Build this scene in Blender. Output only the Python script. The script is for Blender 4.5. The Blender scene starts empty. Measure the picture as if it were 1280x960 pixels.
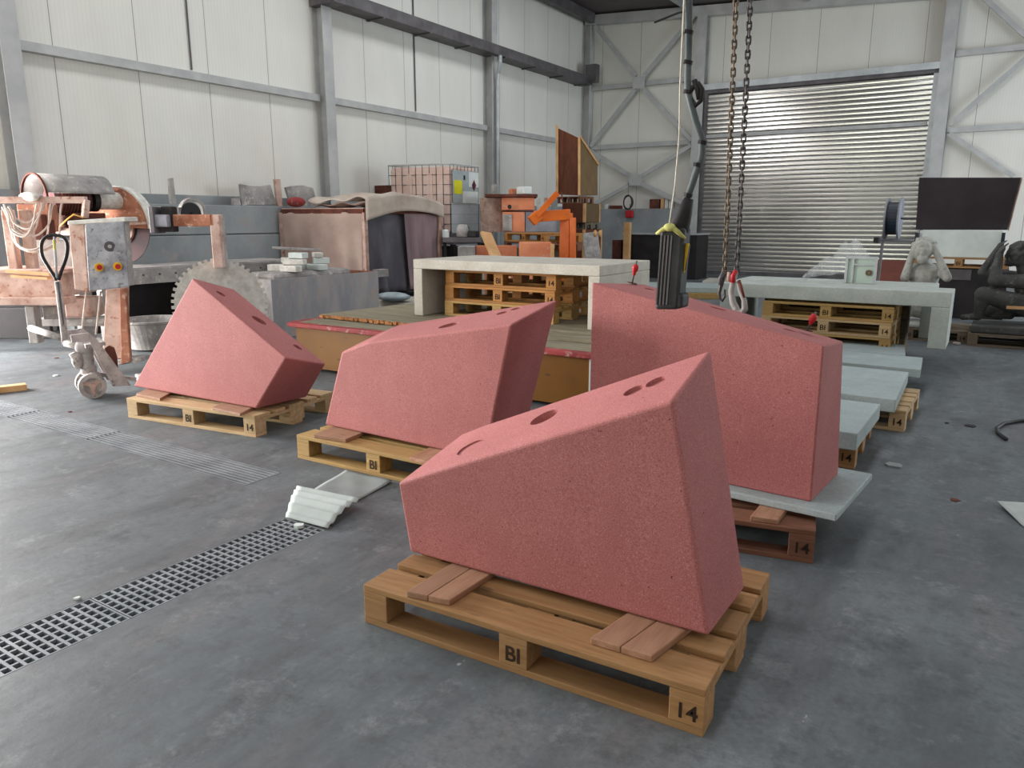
import bpy, bmesh, math, random
from mathutils import Vector, Matrix
random.seed(7)
PI = math.pi
sc = bpy.context.scene
COL = sc.collection
# ------------------------------------------------------------------ camera model
F = 942.7; PITCH = .2132; HC = 1.376; YAW = .571
_c, _s = math.cos(YAW), math.sin(YAW)
def _tb(x, y, z): return Vector((x*_c - y*_s, x*_s + y*_c, z))
FW = _tb(0, math.cos(PITCH), -math.sin(PITCH)); UP = _tb(0, math.sin(PITCH), math.cos(PITCH)); RT = _tb(1, 0, 0)
EYE = Vector((0, 0, HC))
def ray(px, py): return FW + RT*((px-640)/F) + UP*((480-py)/F)
def g(px, py, z=0.0):            # point of the horizontal plane z
    d = ray(px, py); return EYE + d*((z-HC)/d.z)
def fv(px, py, v):               # point of the vertical plane y = v (parallel to the back wall)
    d = ray(px, py); return EYE + d*(v/d.y)
def fu(px, py, u):               # point of the vertical plane x = u (parallel to the left wall)
    d = ray(px, py); return EYE + d*(u/d.x)
cam_d = bpy.data.cameras.new('camera'); cam = bpy.data.objects.new('camera', cam_d); COL.objects.link(cam)
cam_d.sensor_width = 36; cam_d.lens = F/1280*36; cam_d.clip_start = .05; cam_d.clip_end = 200
R = Matrix((RT, UP, -FW)).transposed()
cam.matrix_world = Matrix.Translation(EYE) @ R.to_4x4()
sc.camera = cam

# ------------------------------------------------------------------ materials
def lin(c):
    return tuple(((x/255)/12.92 if x/255 <= .04045 else ((x/255+.055)/1.055)**2.4) for x in c)
def base_mat(name):
    m = bpy.data.materials.new(name); m.use_nodes = True
    nt = m.node_tree; b = nt.nodes['Principled BSDF']
    return m, nt, b
def N(nt, t, **kw):
    n = nt.nodes.new(t)
    for k, v in kw.items():
        if k in n.inputs: n.inputs[k].default_value = v
        else: setattr(n, k, v)
    return n
def coords(nt, kind='Object', scale=(1,1,1)):
    tc = nt.nodes.new('ShaderNodeTexCoord'); mp = nt.nodes.new('ShaderNodeMapping')
    mp.inputs['Scale'].default_value = scale
    if kind == 'Position':
        ge = nt.nodes.new('ShaderNodeNewGeometry'); nt.links.new(ge.outputs['Position'], mp.inputs['Vector'])
    else: nt.links.new(tc.outputs[kind], mp.inputs['Vector'])
    return mp.outputs['Vector']
def mixc(nt, fac, a, b):
    mx = nt.nodes.new('ShaderNodeMix'); mx.data_type = 'RGBA'
    if isinstance(fac, (int, float)): mx.inputs[0].default_value = fac
    else: nt.links.new(fac, mx.inputs[0])
    for i, x in ((6, a), (7, b)):
        if isinstance(x, tuple): mx.inputs[i].default_value = (*x, 1)
        else: nt.links.new(x, mx.inputs[i])
    return mx.outputs[2]
def ramp(nt, src, lo, hi):
    r = nt.nodes.new('ShaderNodeMapRange'); r.inputs[1].default_value = lo; r.inputs[2].default_value = hi
    nt.links.new(src, r.inputs[0]); return r.outputs[0]
def noise(nt, vec, scale, detail=4, rough=.6):
    n = N(nt, 'ShaderNodeTexNoise', Scale=scale, Detail=detail, Roughness=rough); nt.links.new(vec, n.inputs['Vector']); return n.outputs['Fac']
MATS = {}
def M(name, c1, c2=None, rough=.65, metal=0., scale=6., stretch=(1,1,1), lo=.35, hi=.65, bump=0., fine=0., c3=None, kind='Object', spec=.3):
    m, nt, b = base_mat(name)
    c1 = lin(c1); c2 = lin(c2) if c2 else tuple(x*.8 for x in c1)
    v = coords(nt, kind, stretch)
    f = ramp(nt, noise(nt, v, scale), lo, hi)
    col = mixc(nt, f, c1, c2)
    if c3:
        f3 = ramp(nt, noise(nt, v, scale*2.7, 5, .7), .56, .66); col = mixc(nt, f3, col, lin(c3))
    if fine:
        f2 = ramp(nt, noise(nt, v, scale*14, 2, .7), .3, .7)
        mm = nt.nodes.new('ShaderNodeMath'); mm.operation = 'MULTIPLY'; mm.inputs[1].default_value = fine; nt.links.new(f2, mm.inputs[0])
        col = mixc(nt, mm.outputs[0], col, tuple(x*.45 for x in c1))
    if 'wood' in name:       # every board a little lighter or darker, with knots
        oi = nt.nodes.new('ShaderNodeObjectInfo'); col = mixc(nt, ramp(nt, oi.outputs['Random'], -.4, 1.6), col, tuple(x*.45 for x in c1))
        vk = nt.nodes.new('ShaderNodeTexVoronoi'); vk.inputs['Scale'].default_value = 1.0; nt.links.new(coords(nt, kind, (4,13,13)), vk.inputs['Vector'])
        col = mixc(nt, ramp(nt, vk.outputs['Distance'], .16, .07), col, tuple(x*.30 for x in c1))
    nt.links.new(col, b.inputs['Base Color'])
    b.inputs['Roughness'].default_value = rough; b.inputs['Metallic'].default_value = metal
    b.inputs['Specular IOR Level'].default_value = spec
    if bump:
        bp = N(nt, 'ShaderNodeBump', Strength=bump, Distance=.01); nt.links.new(noise(nt, v, scale*5, 5), bp.inputs['Height']); nt.links.new(bp.outputs[0], b.inputs['Normal'])
    MATS[name] = m; return m

def stone_mat():
    m, nt, b = base_mat('pink_stone')
    v = coords(nt)
    a = mixc(nt, ramp(nt, noise(nt, v, 3, 3), .3, .7), lin((180,115,112)), lin((164,101,99)))
    a = mixc(nt, ramp(nt, noise(nt, v, 190, 2, .8), .38, .70), a, lin((144,80,78)))
    a = mixc(nt, ramp(nt, noise(nt, v, 260, 1, .8), .62, .72), a, lin((196,140,136)))
    a = mixc(nt, ramp(nt, noise(nt, v, 70, 2, .5), .72, .76), a, lin((106,56,56)))
    nt.links.new(a, b.inputs['Base Color']); b.inputs['Roughness'].default_value = .75; b.inputs['Specular IOR Level'].default_value = .25
    return m
def floor_mat():
    m, nt, b = base_mat('concrete_floor')
    v = coords(nt, 'Position', (1, 1, 1)); v2 = coords(nt, 'Position', (1.9, .6, 1))
    a = mixc(nt, ramp(nt, noise(nt, v, .45, 4), .35, .65), lin((114,121,124)), lin((94,102,105)))
    a = mixc(nt, ramp(nt, noise(nt, v2, 1.3, 7, .72), .44, .66), a, lin((68,71,75)))
    a = mixc(nt, ramp(nt, noise(nt, v2, .8, 5, .7), .52, .7), a, lin((116,110,112)))
    a = mixc(nt, ramp(nt, noise(nt, v, 5, 6, .75), .55, .75), a, lin((138,142,143)))
    a = mixc(nt, ramp(nt, noise(nt, v, 2.6, 8, .78), .56, .70), a, lin((50,54,56)))
    a = mixc(nt, ramp(nt, noise(nt, v, 38, 3, .7), .35, .8), a, lin((88,93,94)))
    a = mixc(nt, ramp(nt, noise(nt, v, 9, 6, .8), .50, .72), a, lin((74,78,80)))
    a = mixc(nt, ramp(nt, noise(nt, v2, 7, 5, .7), .69, .73), a, lin((160,164,166)))
    nt.links.new(a, b.inputs['Base Color'])
    rr = nt.nodes.new('ShaderNodeMapRange'); rr.inputs[3].default_value = .42; rr.inputs[4].default_value = .72
    nt.links.new(noise(nt, v, 1.6, 5), rr.inputs[0]); nt.links.new(rr.outputs[0], b.inputs['Roughness'])
    b.inputs['Specular IOR Level'].default_value = .35
    bp = N(nt, 'ShaderNodeBump', Strength=.15, Distance=.01); nt.links.new(noise(nt, v, 14, 6), bp.inputs['Height']); nt.links.new(bp.outputs[0], b.inputs['Normal'])
    return m
def panel_mat(name, axis, off, base):     # insulated wall panels 1.13 m wide with fine ribs
    m, nt, b = base_mat(name)
    ge = nt.nodes.new('ShaderNodeNewGeometry'); sp = nt.nodes.new('ShaderNodeSeparateXYZ'); nt.links.new(ge.outputs['Position'], sp.inputs[0])
    def math_(op, a, bb):
        n = nt.nodes.new('ShaderNodeMath'); n.operation = op
        for i, x in ((0, a), (1, bb)):
            if isinstance(x, (int, float)): n.inputs[i].default_value = x
            else: nt.links.new(x, n.inputs[i])
        return n.outputs[0]
    p = sp.outputs[axis]
    q = math_('FRACT', math_('DIVIDE', math_('SUBTRACT', p, off), 1.13), 0)
    seam = math_('LESS_THAN', q, .010)
    rib = math_('LESS_THAN', math_('FRACT', math_('DIVIDE', p, .0565), 0), .12)
    v = coords(nt, 'Position', (1, 1, .35))
    a = mixc(nt, ramp(nt, noise(nt, v, 1.2, 4), .3, .7), lin(base), tuple(x*.9 for x in lin(base)))
    hz_ = math_('MULTIPLY', ramp(nt, sp.outputs[2], 3.3, 1.7), ramp(nt, noise(nt, coords(nt, 'Position', (1,.5,.6)), .9, 4), .40, .72))
    a = mixc(nt, math_('MULTIPLY', hz_, .45), a, lin((196,166,152)))
    mm = math_('MULTIPLY', rib, .10)
    a = mixc(nt, mm, a, lin((120,118,112)))
    a = mixc(nt, math_('MULTIPLY', seam, .75), a, lin((95,92,88)))
    nt.links.new(a, b.inputs['Base Color']); b.inputs['Roughness'].default_value = .45; b.inputs['Specular IOR Level'].default_value = .3
    return m
PINK = stone_mat(); FLOOR = floor_mat()
PAN_L = panel_mat('wall_panel_left', 1, 5.45, (227,225,217)); PAN_B = panel_mat('wall_panel_back', 0, -4.24, (222,220,212))
WOODS = [M('pallet_wood_honey', (190,146,98), (152,108,66), scale=3, stretch=(1.2,14,14), fine=.35, rough=.7, bump=.1),
         M('pallet_wood_pale', (222,192,148), (190,152,104), scale=3, stretch=(1.2,14,14), fine=.3, rough=.7, bump=.1),
         M('pallet_wood_yellow', (206,170,108), (168,128,72), scale=3, stretch=(1.2,14,14), fine=.35, rough=.75, bump=.1),
         M('pallet_wood_brown', (150,104,80), (112,74,56), scale=3, stretch=(1.2,14,14), fine=.35, rough=.75, bump=.1),
         M('pallet_wood_orange', (202,146,82), (168,110,56), scale=3, stretch=(1.2,14,14), fine=.35, rough=.75, bump=.1),
         M('pallet_wood_grey', (140,124,104), (96,84,72), scale=3, stretch=(1.2,14,14), fine=.4, rough=.8, bump=.1)]
BATTEN = M('batten_wood', (196,152,122), (160,112,84), scale=4, stretch=(9,1,9), fine=.3, rough=.75)
INK = M('branding_ink', (42,28,18), (58,38,24), rough=.8)
CONC = M('pale_concrete', (170,181,180), (154,166,166), scale=5, fine=.35, rough=.8, bump=.08)
CONC_B = M('bench_concrete', (186,192,186), (170,177,171), scale=5, fine=.35, rough=.8, bump=.08)
CONC_W = M('warm_concrete', (196,192,180), (178,172,160), scale=4, fine=.35, rough=.8, bump=.08)
PLINTH = M('plinth_concrete', (152,157,158), (130,134,136), scale=1.3, c3=(160,150,146), rough=.85, bump=.1)
STEEL = M('galvanised_steel', (186,186,184), (168,168,168), metal=.05, rough=.45, scale=3)
STEEL_D = M('dark_steel', (104,100,102), (80,76,78), metal=.1, rough=.5, scale=3)
STEEL_L = M('light_steel', (188,192,194), (160,164,166), metal=.4, rough=.4, scale=3)
GRATE = M('galvanised_grate', (146,152,155), (120,126,130), metal=.25, rough=.5, scale=5)
SHUT = M('shutter_aluminium', (202,200,194), (184,182,176), metal=.74, rough=.2, scale=.8, kind='Object', stretch=(.4,1,3))
RUBBER = M('black_rubber', (34,36,38), (58,58,56), scale=9, rough=.6)
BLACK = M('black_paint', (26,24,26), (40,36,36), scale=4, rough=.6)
DUSTW = M('white_dust', (228,226,218), (196,192,184), scale=14, fine=.3, rough=.9, bump=.3)
DUSTP = M('dusty_pink_steel', (206,180,168), (168,136,122), scale=5, c3=(150,96,76), rough=.85, bump=.2)
DUSTG = M('dusty_grey_steel', (172,168,164), (134,130,128), scale=5, c3=(196,188,180), rough=.85, bump=.15)
RUST = M('rusty_orange_steel', (176,120,94), (140,88,66), scale=6, c3=(196,160,140), rough=.85, bump=.2)
RUSTD = M('dark_rust', (110,62,48), (72,42,36), scale=7, rough=.85)
MOTR = M('oxide_red_motor', (92,36,40), (48,28,30), scale=6, c3=(110,70,66), rough=.7)
TARP = M('tan_tarp', (182,160,148), (160,138,128), scale=1.6, rough=.85, bump=.25)
TARPK = M('dark_tarp', (116,112,118), (84,82,90), scale=2.5, stretch=(1,1,.3), rough=.8, bump=.25)
TARPD = M('pinkish_tarp', (158,134,136), (126,108,112), scale=2.5, stretch=(1,1,.3), rough=.8, bump=.25)
TARPL = M('light_canvas', (192,180,168), (168,152,140), scale=3, rough=.9, bump=.3)
HDPE = M('ibc_plastic', (222,196,184), (206,174,160), scale=2, rough=.5)
AMBER = M('amber_plywood', (140,93,16), (112,70,10), scale=1.6, rough=.6, spec=.25)
REDP = M('worn_red_paint', (164,64,62), (120,44,46), scale=4, c3=(170,130,120), rough=.7)
DECKB = M('grey_formwork_deck', (146,138,116), (112,104,86), scale=3, stretch=(1,8,8), rough=.8, fine=.3)
OSB = M('raw_ply_edge', (176,122,76), (140,92,56), scale=16, rough=.9, bump=.3)
TERRA = M('orange_crate_paint', (218,142,104), (198,116,84), scale=2.5, c3=(190,160,146), rough=.75)
BLUEG = M('blue_grey_paint', (138,140,148), (108,108,116), scale=3, rough=.7)
ORANGE = M('orange_paint', (226,112,28), (200,92,20), scale=3, rough=.5, spec=.4)
BROWN = M('brown_plywood', (118,68,44), (92,50,34), scale=2, stretch=(8,8,1), rough=.6)
OLIVE = M('olive_plywood', (134,110,76), (112,88,60), scale=2, stretch=(8,8,1), rough=.7)
PINE = M('pine_edge', (214,170,122), (186,140,92), scale=3, rough=.75)
BOARD = M('dark_board', (62,56,60), (50,44,48), scale=1.5, rough=.55)
CABF = M('dusty_cabinet_paint', (156,158,162), (118,118,124), scale=7, c3=(92,92,98), rough=.8)
DUSTT = M('dusty_truck_paint', (190,182,178), (150,144,142), scale=9, c3=(120,112,110), rough=.85)
BLADEM = M('dark_blade_steel', (62,38,38), (44,30,32), scale=5, rough=.7)
STATW = M('pale_carved_stone', (178,178,170), (150,150,144), scale=7, c3=(128,128,122), fine=.3, rough=.9, bump=.3)
STATD = M('dark_carved_stone', (84,84,82), (58,58,58), scale=5, c3=(112,114,110), fine=.3, rough=.85, bump=.3)
WHITE = M('white_block', (206,214,208), (190,198,194), scale=3, rough=.8)
PAPER = M('crumpled_paper', (180,188,184), (164,172,168), scale=5, rough=.85)
GREYS = M('grey_sheet', (142,148,146), (126,132,130), scale=5, rough=.7)
REDPL = M('red_plastic', (190,40,48), (160,30,40), rough=.45)
YELL = M('yellow_plastic', (226,190,40), (206,168,30), rough=.45)
YELLAB = M('yellow_label', (222,216,40), (206,200,40), rough=.5)
LABW = M('white_label', (222,226,222), (206,212,210), rough=.5)
LABG = M('grey_label', (168,178,178), (154,164,166), rough=.5)
MAROON = M('maroon_mark', (96,30,44), (80,26,38), rough=.5)
ROPE = M('pale_rope', (206,200,188), (180,174,160), scale=40, rough=.9)
TIEY = M('yellow_green_cloth', (196,196,120), (168,166,96), scale=20, rough=.9)
CABW = M('dusty_white_cable', (214,200,190), (186,168,158), scale=20, rough=.8)
CABY = M('yellow_cable', (214,168,84), (190,140,66), scale=20, rough=.7)
CHAINM = M('chain_steel', (88,84,80), (60,58,58), metal=.6, rough=.5, scale=30)
CHAINM2 = M('rusty_chain_steel', (116,102,84), (82,72,62), metal=.5, rough=.55, scale=30)
HOSE = M('grey_hose', (88,96,96), (66,72,74), scale=12, rough=.6)
GREENF = M('pale_green_panel', (186,202,190), (170,186,176), scale=3, rough=.6)
GUM = M('dark_blue_plastic', (36,48,60), (28,36,46), rough=.4)
CEILM = M('roof_sheet', (104,98,96), (90,84,84), scale=1, rough=.7)
RUSTB = M('red_brown_crate', (112,58,44), (90,46,36), scale=3, rough=.75)
def film_mat():
    m, nt, b = base_mat('clear_film')
    b.inputs['Base Color'].default_value = (.62,.65,.65,1); b.inputs['Roughness'].default_value = .22
    b.inputs['Alpha'].default_value = .24; b.inputs['Specular IOR Level'].default_value = .8
    return m
FILM = film_mat()

# ------------------------------------------------------------------ mesh builder
ORG = {}
def spl(pts, n=5):        # smooth curve through points
    P = [Vector(p) for p in pts]; out = []
    for i in range(len(P)-1):
        a, b, c, d = P[max(i-1,0)], P[i], P[i+1], P[min(i+2,len(P)-1)]
        for k in range(n):
            t = k/n; out.append(.5*((2*b)+(c-a)*t+(2*a-5*b+4*c-d)*t*t+(3*b-a-3*c+d)*t**3))
    return out+[P[-1]]
class MB:
    def __init__(s): s.bm = bmesh.new()
    def face(s, pts):
        try: return s.bm.faces.new([s.bm.verts.new(p) for p in pts])
        except ValueError: return None
    def hexa(s, p):            # 4 bottom, 4 top (same winding)
        v = [s.bm.verts.new(x) for x in p]
        for f in ((3,2,1,0),(4,5,6,7),(0,1,5,4),(1,2,6,5),(2,3,7,6),(3,0,4,7)): s.bm.faces.new([v[i] for i in f])
        return s
    def box(s, x0, x1, y0, y1, z0, z1):
        return s.hexa([(x0,y0,z0),(x1,y0,z0),(x1,y1,z0),(x0,y1,z0),(x0,y0,z1),(x1,y0,z1),(x1,y1,z1),(x0,y1,z1)])
    def obox(s, c, sx, sy, sz, ang=0., tilt=0.):
        Rm = Matrix.Rotation(ang, 3, 'Z') @ Matrix.Rotation(tilt, 3, 'X')
        q = [Vector((a*sx/2, b*sy/2, d*sz/2)) for d in (-1,1) for a, b in ((-1,-1),(1,-1),(1,1),(-1,1))]
        return s.hexa([Vector(c) + Rm @ x for x in q])
    def bar(s, p, q, w, h, up=(0,0,1)):
        p, q = Vector(p), Vector(q); d = (q-p).normalized(); up = Vector(up)
        if abs(d.dot(up)) > .97: up = Vector((1,0,0)) if abs(d.x) < .9 else Vector((0,1,0))
        sd = d.cross(up).normalized(); u = sd.cross(d)
        a = [sd*(w/2)*i + u*(h/2)*j for i, j in ((-1,-1),(1,-1),(1,1),(-1,1))]
        return s.hexa([p+x for x in a] + [q+x for x in a])
    def tube(s, pts, r, n=8, closed=False):
        pts = [Vector(p) for p in pts]; rings = []; L = len(pts)
        rr = r if isinstance(r, (list, tuple)) else [r]*L
        ref = None
        for i, p in enumerate(pts):
            if closed: d = pts[(i+1) % L] - pts[i-1]
            else: d = pts[min(i+1, L-1)] - pts[max(i-1, 0)]
            d.normalize()
            if ref is None: ref = Vector((0,0,1)) if abs(d.z) < .9 else Vector((1,0,0))
            a = d.cross(ref)
            if a.length < 1e-4: a = d.cross(Vector((0,1,.3)))
            a.normalize(); b = a.cross(d).normalized(); ref = b
            rings.append([s.bm.verts.new(p + a*math.cos(t)*rr[i] + b*math.sin(t)*rr[i]) for t in [2*PI*k/n for k in range(n)]])
        m = L if closed else L-1
        for i in range(m):
            A, B = rings[i], rings[(i+1) % L]
            for k in range(n): s.bm.faces.new((A[k], A[(k+1) % n], B[(k+1) % n], B[k]))
        if not closed:
            s.bm.faces.new(rings[0][::-1]); s.bm.faces.new(rings[-1])
        return s
    def lathe(s, prof, o, axis=(0,0,1), n=32, arc=2*PI, ref=None):
        o = Vector(o); ax = Vector(axis).normalized()
        a = Vector(ref).normalized() if ref else (ax.orthogonal().normalized())
        b = ax.cross(a); full = abs(arc-2*PI) < 1e-6; rings = []
        for k in range(n if full else n+1):
            t = arc*k/n; d = a*math.cos(t) + b*math.sin(t)
            rings.append([s.bm.verts.new(o + d*r + ax*h) for r, h in prof])
        m = len(rings) if full else len(rings)-1
        for k in range(m):
            A, B = rings[k], rings[(k+1) % len(rings)]
            for i in range(len(prof)-1):
                try: s.bm.faces.new((A[i], B[i], B[i+1], A[i+1]))
                except ValueError: pass
        return s
    def prism(s, pts, off):
        off = Vector(off); pts = [Vector(p) for p in pts]; n = len(pts)
        a = [s.bm.verts.new(p) for p in pts]; b = [s.bm.verts.new(p+off) for p in pts]
        s.bm.faces.new(a[::-1]); s.bm.faces.new(b)
        for i in range(n): s.bm.faces.new((a[i], a[(i+1) % n], b[(i+1) % n], b[i]))
        return s
    def cap(s, p, q, r1, r2=None, n=10):       # tapered capsule
        p, q = Vector(p), Vector(q); r2 = r1 if r2 is None else r2
        s.ball(p, (r1,)*3); s.ball(q, (r2,)*3)
        if (q-p).length > 1e-4: s.tube([p, q], [r1, r2], n)
        return s
    def ball(s, c, r, n=12):
        if isinstance(r, (int, float)): r = (r,)*3
        mat = Matrix.Translation(Vector(c)) @ Matrix.Diagonal((*r, 1))
        bmesh.ops.create_uvsphere(s.bm, u_segments=n, v_segments=max(6, n//2+2), radius=1, matrix=mat); return s
    def grid(s, fn, nu, nv):                   # sheet from fn(a,b), a,b in 0..1
        P = [[s.bm.verts.new(fn(i/nu, j/nv)) for j in range(nv+1)] for i in range(nu+1)]
        for i in range(nu):
            for j in range(nv): s.bm.faces.new((P[i][j], P[i+1][j], P[i+1][j+1], P[i][j+1]))
        return s
    def build(s, name, mat, parent=None, bevel=0., smooth=False, solid=0., weld=False):
        if weld: bmesh.ops.remove_doubles(s.bm, verts=s.bm.verts, dist=1e-4)
        bmesh.ops.recalc_face_normals(s.bm, faces=s.bm.faces)
        if parent is not None: o0 = ORG[parent.name]
        else:
            co = [v.co for v in s.bm.verts]
            o0 = Vector(((min(c.x for c in co)+max(c.x for c in co))/2, (min(c.y for c in co)+max(c.y for c in co))/2, min(c.z for c in co)))
        bmesh.ops.translate(s.bm, verts=s.bm.verts, vec=-o0)
        me = bpy.data.meshes.new(name); s.bm.to_mesh(me); s.bm.free()
        me.materials.append(mat)
        if smooth:
            for p in me.polygons: p.use_smooth = True
        ob = bpy.data.objects.new(name, me); COL.objects.link(ob)
        if parent is not None: ob.parent = parent
        else: ob.location = o0
        ORG[ob.name] = o0
        if solid:
            md = ob.modifiers.new('thick', 'SOLIDIFY'); md.thickness = solid; md.offset = 0
        if bevel:
            md = ob.modifiers.new('bevel', 'BEVEL'); md.width = bevel; md.segments = 2; md.limit_method = 'ANGLE'; md.angle_limit = .6
        return ob
def tag(o, label=None, cat=None, group=None, kind=None):
    if label: o['label'] = label
    if cat: o['category'] = cat
    if group: o['group'] = group
    if kind: o['kind'] = kind
    return o
def thing(name, label, cat, loc, group=None):
    o = bpy.data.objects.new(name, None); COL.objects.link(o); o.location = loc; o.empty_display_size = .1
    ORG[o.name] = Vector(loc); return tag(o, label, cat, group)
def struct(o): o['kind'] = 'structure'; return o
def kids(o): return [c for c in bpy.data.objects if c.parent == o]
def copy_tree(o, parent=None, mat=None):
    c = o.copy(); COL.objects.link(c)
    if parent is not None: c.parent = parent
    if mat and c.type == 'MESH' and not o.name.startswith('marking'):
        c.material_slots[0].link = 'OBJECT'; c.material_slots[0].material = mat
    for ch in kids(o): copy_tree(ch, c, mat)
    return c
def bake(ob):                # apply the modifiers, keep one plain mesh
    bpy.context.view_layer.update()
    dg = bpy.context.evaluated_depsgraph_get()
    me = bpy.data.meshes.new_from_object(ob.evaluated_get(dg)); ob.modifiers.clear()
    old = ob.data; nm = old.name; ob.data = me; bpy.data.meshes.remove(old); me.name = nm; return ob
def text(name, body, size, mtx, mat, parent, depth=.0008):
    cu = bpy.data.curves.new(name, 'FONT'); cu.body = body; cu.size = size; cu.extrude = depth; cu.align_x = 'CENTER'; cu.align_y = 'CENTER'; cu.offset = size*.012
    t = bpy.data.objects.new(name+'_src', cu); COL.objects.link(t)
    bpy.context.view_layer.update()
    me = bpy.data.meshes.new_from_object(t.evaluated_get(bpy.context.evaluated_depsgraph_get()))
    bpy.data.objects.remove(t); bpy.data.curves.remove(cu)
    me.transform(mtx)
    if parent is not None: me.transform(Matrix.Translation(-ORG[parent.name]))
    me.materials.clear(); me.materials.append(mat); me.name = name
    ob = bpy.data.objects.new(name, me); COL.objects.link(ob); ob.parent = parent; ORG[ob.name] = ORG[parent.name]; return ob
# ================================================================== SETTING
UL, VB, UR, VF = -10.4, 20.0, 6.0, -6.0
def zc(u): return 6.9 - .062*(u-UL)
fl = MB()
for a in ((UL-.2,UR+.2,VF-.2,.25),(UL-.2,-2.72,.25,2.3),(-2.45,UR+.2,.25,2.3),(UL-.2,UR+.2,2.3,2.44),(UL-.2,-7.0,2.44,2.68),(-3.25,UR+.2,2.44,2.68),(UL-.2,UR+.2,2.68,VB+.2)):
    fl.box(*a, -.16, 0)
floor = struct(fl.build('floor', FLOOR)); floor['label'] = 'worn grey concrete workshop floor'
st = lambda name, mb, mat, bevel=0.: struct(mb.build(name, mat, bevel=bevel))
st('trim_1', MB().box(-2.75,-2.42,.2,2.33,-.22,-.16).box(-7.05,-3.2,2.40,2.72,-.22,-.16), STEEL_D)
w = MB().box(UL-.2,UL,VF-.2,-.2,0,7.05).box(UL-.2,UL,-.2,3.0,2.6,7.05).box(UL-.2,UL,3.0,VB+.2,0,7.05); st('wall_left', w, PAN_L)
st('wall_back', MB().box(UL,UR+.2,VB,VB+.2,0,7.05), PAN_B)
w = MB().box(UR,UR+.2,VF,11.5,0,6.1).box(UR,UR+.2,11.5,18,4.6,6.1).box(UR,UR+.2,18,VB,0,6.1); st('wall_right', w, PAN_L)
st('wall_front', MB().box(UL,-7.6,VF-.2,VF,0,7.05).box(-4.6,UR,VF-.2,VF,0,7.05).box(-7.6,-4.6,VF-.2,VF,4.2,7.05), PAN_B)
c = MB()
SKY = [(-8.2,-7.0),(-2.6,-1.4),(2.6,3.8)]
def roof(u0,u1,v0,v1):
    c.hexa([(u0,v0,zc(u0)),(u1,v0,zc(u1)),(u1,v1,zc(u1)),(u0,v1,zc(u0))]+[(u0,v0,zc(u0)+.12),(u1,v0,zc(u1)+.12),(u1,v1,zc(u1)+.12),(u0,v1,zc(u0)+.12)])
e = [UL-.2]+[x for p in SKY for x in p]+[UR+.2]
for i in range(0,len(e),2): roof(e[i],e[i+1],VF-.2,VB+.2)
for a, b in SKY: roof(a,b,VF-.2,-4.5); roof(a,b,16.5,VB+.2)
st('ceiling', c, CEILM)
# concrete plinths under the panels
st('baseboard_left', MB().box(UL,UL+.16,3.05,VB,0,1.75), PLINTH, .01)
st('baseboard_back', MB().box(UL+.17,-7.0,VB-.16,VB,0,1.70), PLINTH, .01)
n_ = [1]
def trim(mb, mat=STEEL, bevel=0.):
    n_[0] += 1; return st('trim_%d' % n_[0], mb, mat, bevel)
def icol_left(v, z1):        # wide flange column against the left wall
    m = MB(); u0 = UL+.005
    m.box(u0,u0+.015,v-.11,v+.11,0,z1).box(u0+.235,u0+.25,v-.11,v+.11,0,z1).box(u0+.015,u0+.235,v-.006,v+.006,0,z1)
    return trim(m)
for v in (-1.5+1.2-.0, 4.84, 9.96, 15.08, 19.87): 
    if v > 2.3: icol_left(v, zc(UL+.3)-.02)
def icol_back(u, z0, z1):
    m = MB(); v0 = VB-.005
    m.box(u-.13,u+.13,v0-.015,v0,z0,z1).box(u-.13,u+.13,v0-.25,v0-.235,z0,z1).box(u-.006,u+.006,v0-.235,v0-.015,z0,z1)
    return trim(m)
icol_back(-7.02, 0, zc(-7)-.2); icol_back(-1.50, 0, zc(-1.5)-.2); icol_back(1.75, 0, zc(1.75)-.2)
# girts of the left wall
for z in (3.40,):
    for v0, v1 in ((4.97,9.84),(10.08,14.96),(15.2,19.75)):
        trim(MB().box(UL+.002,UL+.12,v0,v1,z,z+.012).box(UL+.002,UL+.12,v0,v1,z+.10,z+.112).box(UL+.108,UL+.12,v0,v1,z+.012,z+.10))
# cable tray beam, eaves beam
t = MB(); t.box(UL+.02,UL+.42,10.1,19.6,5.0,5.03).box(UL+.40,UL+.42,10.1,19.6,5.03,5.2).box(UL+.02,UL+.04,10.1,19.6,5.03,5.2)
for k in range(7): t.box(UL+.01,UL+.43,11.2+k*1.35,11.25+k*1.35,4.975,5.0)
trim(t, STEEL_D)
trim(MB().box(UL+.02,UL+.6,9.8,10.08,4.93,5.25), STEEL_D)
trim(MB().box(UL+.3,UL+.62,19.4,19.62,5.05,5.5), STEEL_D)
trim(MB().box(UL+.26,UL+.40,2.3,19.7,zc(UL)-.30,zc(UL)-.05), STEEL_D)
# beam under the roof along the back wall and roof purlins
m = MB(); m.bar((UL+.1,VB-.16,zc(UL+.1)-.18),(UR,VB-.16,zc(UR)-.18),.2,.24); trim(m)
for u in (-7.35,-4.5):
    m = MB(); m.bar((u,17.2,zc(u)-.1),(u,VB-.05,zc(u)-.1),.1,.16); trim(m, STEEL_L)
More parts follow.
